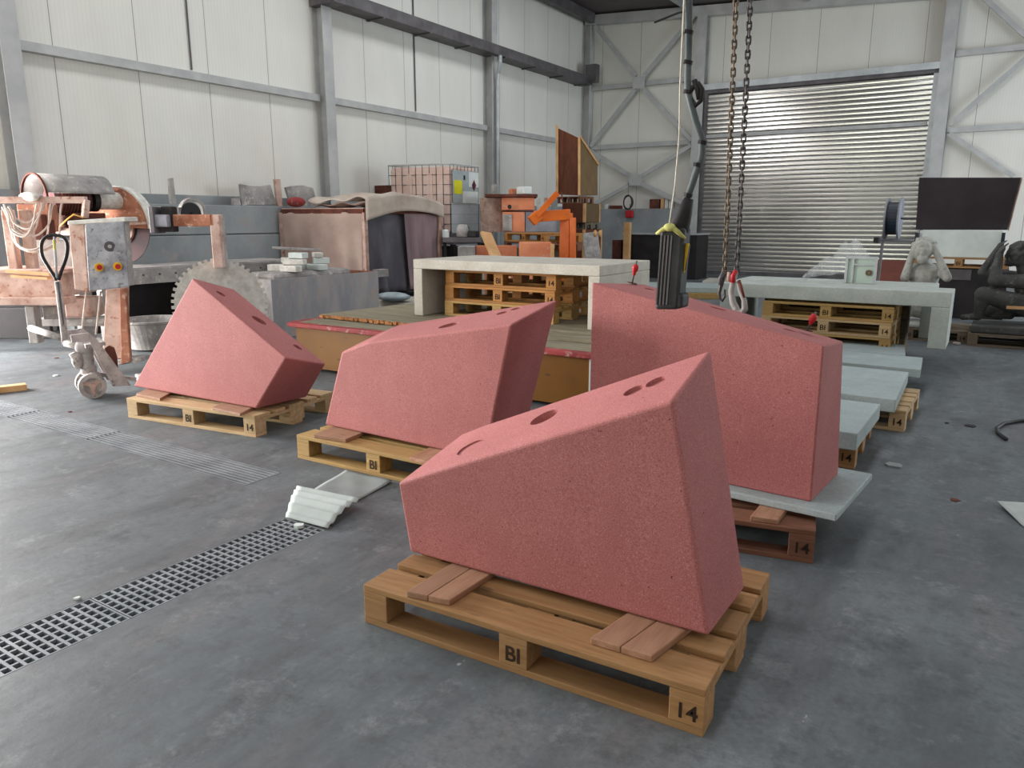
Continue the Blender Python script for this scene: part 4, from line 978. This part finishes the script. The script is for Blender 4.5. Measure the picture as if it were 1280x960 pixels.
# ---- tall stacked ply crates near the corner
def pan(name, px, D, th, mat, par, bev=.004):
    if isinstance(D,(int,float)): D = [D]*len(px)
    P = [at(x,y,d) for (x,y), d in zip(px,D)]; nn = (P[1]-P[0]).cross(P[2]-P[0]).normalized()
    if nn.dot(FW) < 0: nn = -nn
    return MB().prism(P, nn*th).build(name, mat, par, bevel=bev)
Da, Db, Dc = 16.3, 15.9, 16.7
bp_ = at(722,245,16.4)
tc = thing('tall_form_crate', 'tall brown plywood form with slanting top standing on stacked crates by the corner', 'crate', bp_)
pan('front_panel', [(697,243),(724,244),(724,173),(714,168),(697,160)], [Da,Db,Db,Da-.15,Da], .03, BROWN, tc)
pan('side_panel', [(725,244),(747,244),(747,205),(735,183),(725,173)], [Db,Dc,Dc,Db+.4,Db], .03, OLIVE, tc)
pan('edge_batten', [(695,243),(698,243),(698,158),(695,155)], Da-.06, .05, PINE, tc); pan('edge_batten', [(722.5,244),(725.5,244),(725.5,173),(722.5,172)], Db-.05, .04, PINE, tc)
MB().bar(at(725,171,Db), at(748,206,Dc), .03,.05).build('top_batten', PINE, tc)
pan('inner_panel', [(699,243),(722,243),(722,178),(699,165)], Dc+.1, .03, RUSTB, tc)
zt_ = at(724,245,Db).z
def stackbox(label, px, y0, z_0, Dk, mats, name='ply_crate'):
    L2,K2,R2,Q2,_,zz1 = quad3(px[0],px[1],px[2],y0,300,Dk+.35,Dk,Dk+.7)
    ce_ = (L2+K2+R2+Q2)/4; t = thing(name, label, 'crate', ce_+Z3*z_0)
    zz1 = z_0+.002 if zz1 < z_0 else zz1
    body = MB().hexa(boxq(L2,K2,R2,Q2,z_0,zz1)).build('crate_body', mats[0], t)
    nK = (R2-K2).cross(Z3).normalized()
    MB().hexa(boxq(K2+nK*.002,K2+nK*.012,R2+nK*.012,R2+nK*.002,z_0+.01,zz1-.01)).build('side_panel', mats[1], t)
    for p in (K2, R2): MB().box(p.x-.025,p.x+.025,p.y-.03,p.y+.02,z_0,zz1).build('edge_batten', PINE, t)
    return zz1
zA = stackbox('lowest reddish brown crate of the stack by the corner', (705,731,752), 287, 0, 15.8, (RUSTB, BROWN))
pq = at(706,287,16.2)
def small_pallet(px, z, wood, label):
    A1, A2 = at(px[0],252,16.25), at(px[1],252,15.9); A1.z = A2.z = 0; dd = A2-A1
    o = pallet(A1.x, A1.y, z, math.degrees(math.atan2(dd.y,dd.x)), wood, label); o.scale = (dd.length/1.2, .68, 1); return o
small_pallet((704,732), zA+.002, 5, 'grey pallet between the lowest and the middle crate of the corner stack')
zB = stackbox('middle dark brown crate of the stack by the corner', (703,731,749), 254, zA+.148, 15.8, (BROWN, OLIVE))
small_pallet((696,725), zB+.002, 3, 'brown pallet under the tall plywood form')
o = MB().bar(at(737,291,15.2), Vector((at(748,322,14.9).x, at(748,322,14.9).y, .02)), .32,.06, (.5,-.8,.3)).build('leaning_slab', DUSTG, bevel=.01); tag(o, 'grey slab leaning against the crates by the corner', 'slab')
for k, x in enumerate((744,750)):
    p = at(x,292,14.9); o = MB().ball(p, (.038,.05,.07)).build('round_cutoff', PINE, smooth=True); tag(o, 'small pale round offcut above the leaning slab, %s one' % ('left','right')[k], 'offcut')
# ---- on and along the back wall
zpl = 1.702
def onpl(px0, px1, y0, name, label, cat, mat, v=19.86, dep=.12):
    a, b = fv(px0,y0,v), fv(px1,y0,v); o = MB().box(a.x,b.x,v,v+dep,zpl,a.z).build(name, mat, bevel=.006); return tag(o, label, cat)
onpl(812,824,249,'dark_box','dark box on the concrete plinth left of the pale boards','box',RUSTD)
for k, (a, b) in enumerate(((826,830),(831,835),(836,841))): tag(onpl(a,b,(248,249,251)[k],'pale_board','x','board',(PINE,DUSTW,WHITE)[k]), '%s of the three pale boards standing on the plinth beside the dark box' % ('left','middle','right')[k], 'board', 'pale boards on the back plinth')
onpl(762,776,257,'red_bundle','reddish bundle on the plinth left of the hanging hose coil','bundle',RUSTB)
onpl(756,760,255,'white_bottle','thin white bottle on the plinth at the corner end','bottle',LABW)
hc = fv(785,253,19.7); ring = MB()
for k in range(3): ring.tube([hc+X3*(.12+.008*k)*math.cos(t)+Z3*(.19-.008*k)*math.sin(t)+Y3*.02*(k-1) for t in [2*PI*i/28 for i in range(28)]], .018, 6, closed=True)
o = ring.build('hose_coil', RUBBER, smooth=True); tag(o, 'black hose coil hanging on the back wall below the brace crossing', 'hose')
MB().tube([hc+Z3*.19, hc+Z3*.55], .006, 6).build('hanging_wire', STEEL_D, o)
a = fv(787,263,19.75); o = MB().obox(a-Z3*.1, .22,.12,.20).build('red_can', REDPL, bevel=.03); tag(o, 'small red can hanging below the hose coil', 'can'); MB().tube([a, a+Z3*.18+Y3*.02], .008, 6).build('hanging_cord', BLACK, o)
tk2 = thing('black_tank', 'black steel tank with a pale top edge before the back wall', 'tank', (fv(810,330,17.6).x,17.9,0))
a, b = fv(780,293,17.6), fv(872,293,17.6)
MB().box(a.x,b.x,17.6,18.4,0,a.z).build('tank_body', BLACK, tk2, bevel=.01); MB().box(a.x-.02,b.x+.02,17.57,18.43,a.z,a.z+.035).build('top_edge', STEEL_L, tk2)
a = fv(786,278,17.5); o = MB().box(a.x-.08,a.x+.08,17.38,17.5,0,a.z).build('timber_post', PINE, bevel=.006); tag(o, 'pale timber post standing in front of the black tank', 'post')
a = fv(772,300,17.6); o = MB().box(a.x-.1,a.x+.08,17.5,17.9,0,a.z).build('dark_crate', RUSTD, bevel=.01); tag(o, 'narrow dark crate left of the black tank', 'crate')
# low things on the floor beyond the upright stone
def low(label, px, z0, z1, mat, name='stone_slab', cat='slab'):
    q = [g(x,y,z1) for x, y in px]; dz = Z3*(z1-z0); return tag(MB().hexa([p-dz for p in q]+q).build(name, mat, bevel=.005), label, cat)
low('low pale slab on the floor between pendant control and chains', [(800,358.5),(903,360),(903,353.5),(808,352.5)], .10, .19, CONC)
low('timber skid under the low pale slab beyond the upright stone', [(846,366),(915,368),(915,365.5),(846,363.5)], .0, .095, WOODS[2], 'timber_skid', 'timber')
low('short pale slab lying behind the chains on the far floor', [(878,351),(915,352),(915,348),(886,347)], .02, .10, CONC_W)

# ---- right hand background: cabinet, pallet, white block, board, reel
vC = 12.6
a, b = fv(1160,334,vC), fv(1262,334,vC)
o = MB().box(a.x,b.x,vC,vC+.8,0,a.z).build('black_cabinet', BLACK, bevel=.01); tag(o, 'black steel cabinet under the orange pallet at the right', 'cabinet')
MB().box(a.x+.25,a.x+.55,vC-.012,vC,.55,a.z-.02).build('cabinet_door', STEEL_D, o)
pallet(b.x-1.22, vC-.02, a.z+.002, 0, 0, 'brown pallet on the black cabinet under the white block')
zc_ = a.z+.148
a, b = fv(1150,288,vC+.02), fv(1255,288,vC+.02)
o = MB().box(a.x,b.x,vC+.02,vC+.72,zc_,a.z).build('white_block', WHITE, bevel=.01); tag(o, 'broad white block between the dark board and the orange pallet', 'block')
db = thing('dark_board', 'big dark brown board standing above the white block at the right', 'board', Vector(((a.x+b.x)/2, vC+.4, a.z)))
zbd = a.z+.004
pl_ = [fv(1144.5,287,vC+.16), fv(1259,287.5,vC+.16), fv(1276,222,vC-.18), fv(1149,222,vC-.18)]
MB().prism(pl_, Vector((0,.045,0))).build('panel', BOARD, db)
MB().bar(pl_[1]+X3*.012+Y3*.03, pl_[2]+X3*.012+Y3*.03, .012,.05).build('pale_edge_strip', DUSTP, db)
for x in (1146.5,1255): p = fv(x,289,vC-.02); MB().box(p.x-.022,p.x+.022,vC-.03,vC+.015,zc_+.002,p.z-.02).build('prop', GUM, db)
rl = thing('cable_reel', 'grey cable reel with black winding on a thin stand before the shutter', 'reel', Vector((at(1104,350,12.2).x, at(1104,350,12.2).y, 0)))
rc = at(1117,273,12.2); rr_ = ray(1117,273); ax = Vector((rr_.y,-rr_.x,0)).normalized(); ax = (ax*.985-Vector((rr_.x,rr_.y,0)).normalized()*.12).normalized()
for s_ in (-.095,.095): MB().lathe([(.02,-.012),(.325,-.012),(.325,.012),(.02,.012)], rc+ax*s_, ax, 36).build('flange', BLUEG, rl)
MB().lathe([(.001,-.08),(.26,-.08),(.26,.08),(.001,.08)], rc, ax, 32).build('winding', GUM, rl)
MB().tube([rc-ax*.15, rc+ax*.42], .016, 8).build('axle', STEEL_D, rl)
pf = at(1097,352,12.1); pf = Vector((pf.x,pf.y,0)); ptop = rc-ax*.12
for dx in (0,.55):
    MB().tube([Vector((pf.x+dx*.84,pf.y+dx*-.4,0.012)), ptop+ax*dx], .022, 8).build('stand_post', STEEL_D, rl)
MB().tube([at(1098,300,12.15), at(1146,301,12.35)], .018, 8).build('cross_rail', STEEL_D, rl)
MB().obox(at(1096,300,12.1), .09,.05,.09,-.5).build('clamp', BLACK, rl, bevel=.008)
o = hz('red_brown_crate', 1097,1140,326,0,12.9,.4,RUSTB,None,.01); tag(o, 'red brown crate behind the pale sculpture and the reel stand', 'crate')
# on the second bench: film and framed panel
zb2 = .746
def film(s, h):
    x = 1003+88*s; prof = (0,.28,.50,.62,.95,1.0,.80,.3)
    f = s*7; i = min(6,int(f)); hh = prof[i]+(prof[i+1]-prof[i])*(f-i)
    p = fv(x,346,8.60+.32*h); z = zb2+.022+.40*hh*math.sin(PI*min(.97,max(.03,h)))**.7*(1+.10*math.sin(s*29+h*11)) + .012*math.sin(s*47)*math.sin(h*23)
    return Vector((p.x,p.y,z))
tag(MB().grid(film,44,22).build('plastic_film', FILM, smooth=True), 'heap of clear plastic film on the second bench before the shutter', 'film')
gp = thing('framed_panel', 'pale green framed panel leaning at the film heap on the second bench', 'panel', fv(1077,350,8.5))
a, b = fv(1058,320,8.49), fv(1095,350,8.49)
MB().box(a.x+.02,b.x-.02,8.492,8.52,zb2+.002,a.z-.02).build('panel', GREENF, gp)
for x0, x1, q0, q1 in ((a.x,a.x+.025,zb2+.002,a.z),(b.x-.025,b.x,zb2+.002,a.z),(a.x+.025,b.x-.025,a.z-.025,a.z),(a.x+.07,a.x+.085,zb2+.002,a.z-.025),(a.x+.085,b.x-.025,a.z-.09,a.z-.075)):
    MB().box(x0,x1,8.47,8.49,q0,q1).build('frame_bar', STEEL_L, gp)
p = fv(1086,341,8.485); MB().lathe([(.012,0),(.03,0),(.03,.01),(.012,.01)], p+Y3*-.004, -Y3, 18).build('brass_ring', OLIVE, gp)
low_ = fv(1010,346,8.52); o = MB().box(low_.x,low_.x+.30,8.475,8.545,zb2+.001,zb2+.03).build('clear_tray', FILM, bevel=.004); tag(o, 'flat clear plastic tray at the left foot of the film heap', 'tray')

# ---- carved figures
def figure(caps, balls, name, mat, parent, vox=.012, org=None):
    m = MB()
    for p, q, r1, r2 in caps: m.cap(p, q, r1, r2, 12)
    for c, r in balls: m.ball(c, r, 16)
    o = m.build(name, mat, parent, smooth=True)
    md = o.modifiers.new('fuse', 'REMESH'); md.mode = 'VOXEL'; md.voxel_size = vox; md.use_smooth_shade = True
    md = o.modifiers.new('soft', 'SMOOTH'); md.factor = .5; md.iterations = 3
    return bake(o)
def hand(caps, w, dirn, side, palm, L=.085, curl=None, r=.0105):
    """palm knuckles fan out from w along dirn; five separate fingers of unequal length"""
    dirn = dirn.normalized(); side = side.normalized(); cv = (curl or Vector((0,0,0)))
    k0 = w + dirn*palm
    caps.append((w, k0, .030, .034)); caps.append((w+side*.012, k0+side*.026, .024, .022)); caps.append((w-side*.012, k0-side*.026, .024, .022))
    for i, f in enumerate((-1.5,-.5,.5,1.5)):
        l = L*(.86,1.0,.95,.74)[i]; b0 = k0 + side*(.021*f); m1 = b0 + dirn*l*.5 + side*(.004*f) + cv*.25; m2 = m1 + dirn*l*.42 + cv*.8
        caps.append((b0, m1, r, r*.92)); caps.append((m1, m2, r*.92, r*.75))
    t0 = w - side*.03 + dirn*palm*.35; t1 = t0 - side*.032 + dirn*.034 + cv*.2; t2 = t1 - side*.008 + dirn*.034 + cv*.4
    caps.append((t0, t1, r*1.15, r)); caps.append((t1, t2, r, r*.8))
# pale figure, seated, head bowed, both hands to the head
v1 = 10.35
def s1(px, py, dv=0.): return fv(px, py, v1+dv)
pal1 = fv(1112,420,10.0)
pallet(pal1.x-.40, 9.95, 0, 0, 5, 'dark grey pallet on the floor under the pale carved figure')
zs = .146
ux = s1(1155,340).x
sc1 = thing('stone_sculpture', 'pale carved stone figure with bowed head gripped by both hands', 'sculpture', (ux,v1,zs), 'carved stone figures')
head = s1(1153,324,-.10); crown = s1(1155,302,.02)
hl, hr = s1(1143,305,-.03), s1(1168,303,-.02); el, er = s1(1131,347,-.14), s1(1184,347,-.12)
shl, shr = s1(1140,346,.10), s1(1172,344,.10)
shl.z = shr.z = el.z+.10
caps = [(Vector((ux,v1+.06,zs+.235)), Vector((ux,v1+.07,zs+.36)), .17,.15), (Vector((ux,v1+.07,zs+.36)), Vector((ux,v1+.04,shl.z-.08)), .15,.17),
        (Vector((shl.x,v1+.08,shl.z-.02)), Vector((shr.x,v1+.08,shl.z-.02)), .085,.085),
        (Vector((ux,v1+.04,shl.z)), head.lerp(crown,.35)+Y3*.05, .075,.06),
        (shl, el, .062,.052),(shr, er, .062,.052),(el, hl-Z3*.05, .052,.034),(er, hr-Z3*.05, .052,.034)]
for sg in (-1,1):
    hip = Vector((ux+.11*sg, v1, zs+.18)); kn = Vector((ux+.27*sg, v1-.24, zs+.34)); an = Vector((ux+.13*sg, v1-.26, zs+.10))
    caps += [(hip,kn,.095,.068),(kn,an,.064,.042),(an,an+Vector((.03*sg,-.11,-.01)),.038,.03)]
hand(caps, hl-Z3*.05, (crown-hl).normalized()*.6+Z3*.7, X3, .07, .08, Y3*.02+X3*.015); hand(caps, hr-Z3*.05, (crown-hr).normalized()*.6+Z3*.7, -X3, .07, .08, Y3*.02-X3*.015)
hc1 = head.lerp(crown,.45)
balls = [(hc1, (.098,.112,.135)), (head-Z3*.005-Y3*.02, (.062,.07,.06)), (hc1+Vector((0,-.108,-.025)), (.017,.025,.035)), (hc1+Vector((0,-.095,.02)), (.06,.022,.016)),
         (hc1+Vector((-.03,-.096,-.005)), (.016,.012,.010)), (hc1+Vector((.03,-.096,-.005)), (.016,.012,.010)), (hc1+Vector((0,-.098,-.066)), (.030,.016,.009)), (hc1+Vector((0,-.094,-.080)), (.026,.016,.010)),
         (hc1+Vector((-.09,0,-.01)), (.014,.026,.034)), (hc1+Vector((.09,0,-.01)), (.014,.026,.034)), (crown+Y3*.03, (.085,.09,.06))]
random.seed(2)
for k in range(22):
    a = random.random()*2*PI; balls.append((crown+Vector((.075*math.cos(a), .07*math.sin(a)+.02, -.02+.05*random.random())), .022))
figure(caps, balls, 'figure', STATW, sc1, .0105)
MB().box(ux-.34,ux+.34,v1-.40,v1+.28,zs,zs+.05).build('plinth_slab', STATW, sc1, bevel=.02)
# dark crouching figure at the right edge, facing left
v2 = 10.25
def s2(px, py, dv=0.): return fv(px, py, v2+dv)
pp = fv(1208,430,9.82)
pallet(pp.x, 9.84, 0, 0, 5, 'weathered pallet under the dark crouching figure at the right edge')
sx = s2(1288,385).x
sc2 = thing('stone_sculpture', 'dark crouching carved figure at the right edge, one arm raised to its face', 'sculpture', (sx,v2,zs), 'carved stone figures')
hip = s2(1296,398,.05); hip.z = max(hip.z, zs+.27); chest = s2(1288,356,.08); sh1 = s2(1284,352,-.10); sh2 = s2(1290,348,.26); hd = s2(1272,319,.0)
elb = s2(1243,351,-.16); hd1 = s2(1250,314,-.13); elb2 = s2(1228,340,.10); hd2 = s2(1247,309,.02)
kn1 = s2(1229,368,-.20); kn2 = s2(1236,392,.15); an1 = s2(1222,399,-.16); an2 = s2(1262,401,.10)
for p in (an1,an2): p.z = zs+.165
kn2.z = max(kn2.z, zs+.2)
caps = [(hip, chest, .17,.16),(sh1,sh2,.085,.085),(chest,hd+Vector((.05,.03,-.06)),.10,.07),(sh1,elb,.085,.070),(elb,hd1-Z3*.03,.068,.040),(sh2,elb2,.066,.052),(elb2,hd2-Z3*.03,.050,.034),
        (hip-Y3*.10,kn1,.13,.09),(kn1,an1,.085,.05),(an1,an1+Vector((-.15,-.01,-.02)),.042,.032),(hip+Y3*.12,kn2,.11,.075),(kn2,an2,.07,.045),(an2,an2+Vector((-.15,0,-.02)),.042,.032)]
hand(caps, hd1-Z3*.03, Vector((.35,0,1)), Y3, .06, .075, X3*.03); hand(caps, hd2-Z3*.03, Vector((.5,-.2,1)), Y3, .06, .075, X3*.03)
balls = [(hd, (.115,.095,.125)), (hd+Vector((-.10,0,-.01)), (.028,.018,.03)), (hd+Vector((-.06,0,-.085)), (.06,.055,.045)), (hd+Vector((-.085,0,.04)), (.025,.065,.016)),
         (hd+Vector((-.095,.035,.012)), (.012,.016,.010)), (hd+Vector((-.095,-.035,.012)), (.012,.016,.010)), (hd+Vector((-.10,0,-.06)), (.016,.03,.010)), (hd+Vector((.01,-.097,-.01)), (.028,.014,.036))]
for k in range(60):
    a = random.random()*2*PI; e_ = random.random()*1.5; d_ = Vector((math.cos(a)*math.cos(e_)*.115+.02, math.sin(a)*math.cos(e_)*.10, math.sin(e_)*.125))
    if d_.x > -.075 or d_.z > .08: balls.append((hd+d_*1.06, .030))
figure(caps, balls, 'figure', STATD, sc2, .0115)
a = s2(1207,412,-.36); MB().box(pp.x+.02,pp.x+1.15,9.86,10.58,zs-.0005,zs+.085).build('plinth_slab', STATD, sc2, bevel=.02)
a = fv(1258,384,9.80); o = MB().bar(Vector((a.x,9.78,a.z)), Vector((a.x+.9,9.80,a.z+.01)), .03,.03).build('wooden_stick', PINE); tag(o, 'pale stick propped in front of the dark crouching figure', 'stick'); MB().bar(Vector((a.x+.7,9.79,0)),Vector((a.x+.7,9.79,a.z-.01)),.03,.03).build('stick_foot', PINE, o)
random.seed(8)
for k in (0,1,2,5,6):
    p = g(1188+(k%3)*7+random.random()*2, 414+(k//3)*8+random.random()*2)+X3*.06; s_ = .028+random.random()*.016
    o = MB().obox(p+Z3*(s_*.45), s_*2.2, s_*1.6, s_*.9, random.random()*3, .0).build('rubble_stone', (DUSTG,STATD)[k%2], bevel=.012); tag(o, 'rubble stone on the floor between the bench leg and the dark figure', 'stone', 'rubble beside the bench leg')

# ================================================================== hanging: pendant control, rope, chains
vp_ = 2.52
def hp_(x, y, v=vp_): return fv(x, y, v)
pd = thing('pendant_control', 'black crane pendant control hanging on a taped grey hose in front of the upright stone', 'pendant control', hp_(841,330))
q = [hp_(824,384), hp_(856,384), hp_(868,276), hp_(838,278)]
def pslab(l0, l1, v0, v1_, name, mat, par, bev):
    f = lambda x, y: hp_(x, y)
    P = [f(*p) for p in l0]; P2 = [f(*p) for p in l1]
    return MB().hexa([P[0]+Y3*v0,P[1]+Y3*v0,P[1]+Y3*v1_,P[0]+Y3*v1_,P[3]+Y3*v0,P[2]+Y3*v0,P[2]+Y3*v1_,P[3]+Y3*v1_]).build(name, mat, par, bevel=bev)
body = pslab([(822,386),(851,386),(859,284),(829,286)], [(822,386)]*4, -.03, .045, 'control_body', RUBBER, pd, .010)
MB().tube([hp_(844,292)+Y3*.01, hp_(849,280)+Y3*.005, hp_(856,264), hp_(861,248)], [.040,.036,.026,.016], 14).build('neck_boot', BLACK, pd, smooth=True)
rg_ = MB()
for k in range(4):
    x = 824.5+k*4.2; rg_.bar(hp_(x+.4,380)+Y3*-.032, hp_(x+7,294)+Y3*-.032, .0045,.005)
rg_.build('grip_ridges', STEEL_D, pd)
pslab([(848,386),(856,384),(857,368),(849,364)], [(0,0)]*4, -.028, .043, 'bottom_guard', RUBBER, pd, .008)
MB().bar(hp_(851,340)+Y3*0, hp_(857,304)+Y3*0, .005,.028).build('yellow_strip', YELL, pd)
MB().bar(hp_(854.5,338), hp_(859,306), .004,.02).build('button_row', STEEL_D, pd)
tr_ = MB(); tr_.tube([hp_(826,292)+Y3*-.04, hp_(834,287)+Y3*-.045, hp_(845,283)+Y3*-.045, hp_(853,290)+Y3*-.04, hp_(859,298)+Y3*-.02],[.005,.008,.011,.008,.005],8)
tr_.ball(hp_(843,284)+Y3*-.045,(.022,.014,.014)); tr_.build('yellow_green_cloth_tie', TIEY, pd, smooth=True)
hz_ = hp_(861,0); hx = hz_.x
pth = [Vector((hx,vp_,zc(hx)-.02)), Vector((hx,vp_,4.2)), hz_] + [hp_(x,y) for x, y in ((861,50),(860,85),(860,112),(864,130),(870,152),(876,170),(878,182),(876,200),(870,216),(864,234),(857,252),(851,272))]
MB().tube(pth[:2]+spl(pth[2:],4), [.0095]*(2+13)+[.0125]*(4*9-12+8+4), 10) if False else MB().tube(pth[:2]+spl(pth[2:],4), .0115, 10).build('supply_hose', HOSE, pd, smooth=True)
tp_ = MB()
for x, y in ((861,40),(860,78),(860,115),(878,178),(872,206),(860,244)):
    tp_.tube([hp_(x+.6,y-2.5), hp_(x-.6,y+2.5)], .0155, 10)
tp_.build('black_tape', BLACK, pd)
kn = MB(); kn.tube([hp_(862,116),hp_(867,108),hp_(873,104),hp_(878,112),hp_(876,126),hp_(870,132),hp_(864,124)],.008,8); kn.tube([hp_(868,100),hp_(872,112),hp_(874,124)],.009,8); kn.build('cable_knot', BLACK, pd, smooth=True)
MB().tube([hp_(861,13)+Y3*-.0,hp_(848,16),hp_(818,28)], .0035, 6).build('loose_wire', BLACK, pd)
rx = hp_(857,0).x
MB().tube([Vector((rx,vp_-.012,zc(rx)-.02)), hp_(857,0)+Y3*-.012, hp_(853,110)+Y3*-.02, hp_(852,170)+Y3*-.02, hp_(848,232)+Y3*-.03, hp_(842,282)+Y3*-.04], .0032, 6).build('pull_rope', ROPE, pd, smooth=True)

cs = thing('chain_sling', 'two leg steel lifting chain with hooks hanging behind the upright stone', 'chain', fv(918,385,4.18))
vc_ = 4.18
def chain(pb, pt, name, mat, pitch=.0345, r=.0052, ztop=None):
    a, b = fv(*pb, vc_), fv(*pt, vc_); d = (b-a).normalized(); Lc = ((ztop or 6.1)-a.z)/d.z; n_l = int(Lc/pitch); m = MB()
    e1 = d.cross(Y3).normalized(); e2 = d.cross(e1)
    for i in range(n_l):
        c_ = a + d*(pitch*(i+.5)); rot = .35 + (PI/2 if i % 2 else 0) + .25*math.sin(i*.21); s_ = e1*math.cos(rot)+e2*math.sin(rot)
        hl_ = pitch/2+r-.0075+.0065; w_ = .0115; pts = []
        for k in range(12):
            t = 2*PI*k/12; cx, cy = math.cos(t), math.sin(t); pts.append(c_ + s_*(w_*cx) + d*((hl_-.008)*(1 if cy > .01 else -1 if cy < -.01 else 0) + .0095*cy))
        m.tube(pts, r, 6, closed=True)
    o = m.build(name, mat, cs, smooth=True); return a, d
top_ = fv(929,-200,vc_); 
a1, d1 = chain((906,343), (920,0), 'chain_leg', CHAINM2); a2, d2 = chain((921,341), (938,0), 'chain_leg', CHAINM)
def hk(pts, r, mat, name, v=0.): return MB().tube([fv(x,y,vc_)+Y3*v for x, y in pts], r, 10).build(name, mat, cs, smooth=True)
h1 = hk([(906,342),(903,350),(901,358),(899,366),(900,373),(903,376),(906,371),(906,362)], [.010,.013,.012,.010,.009,.008,.007,.005], CHAINM, 'hook')
hk([(905,340),(901,348),(901,356)], .011, STEEL_D, 'hook_shackle', -.01)
h2 = hk([(921,340),(916,352),(914,364),(916,378),(921,388),(927,391),(931,386),(930,375),(925,364),(921,352)], [.012,.015,.016,.018,.020,.021,.018,.014,.011,.008], DUSTG, 'hook')
hk([(924,350),(927,360),(930,372)], .008, RUSTB, 'safety_latch', -.004)
hk([(921,338),(917,345),(917,353)], .013, REDPL, 'red_clevis', -.012); hk([(912,340),(911,348),(912,352)], .009, DUSTP, 'pink_tag', -.01)

tz_ = zc(-1.3)-.06
MB().tube([Vector((a1.x-.12,vc_,6.12)), Vector((a1.x-.02,vc_,6.22)), Vector((a1.x+.10,vc_,6.12))],.012,8).build('hanging_ring', CHAINM, cs, smooth=True)
MB().tube([Vector((a1.x-.02,vc_,6.22)), Vector((a1.x-.02,vc_,tz_))],.012,8).build('wire_rope', CHAINM, cs, smooth=True)
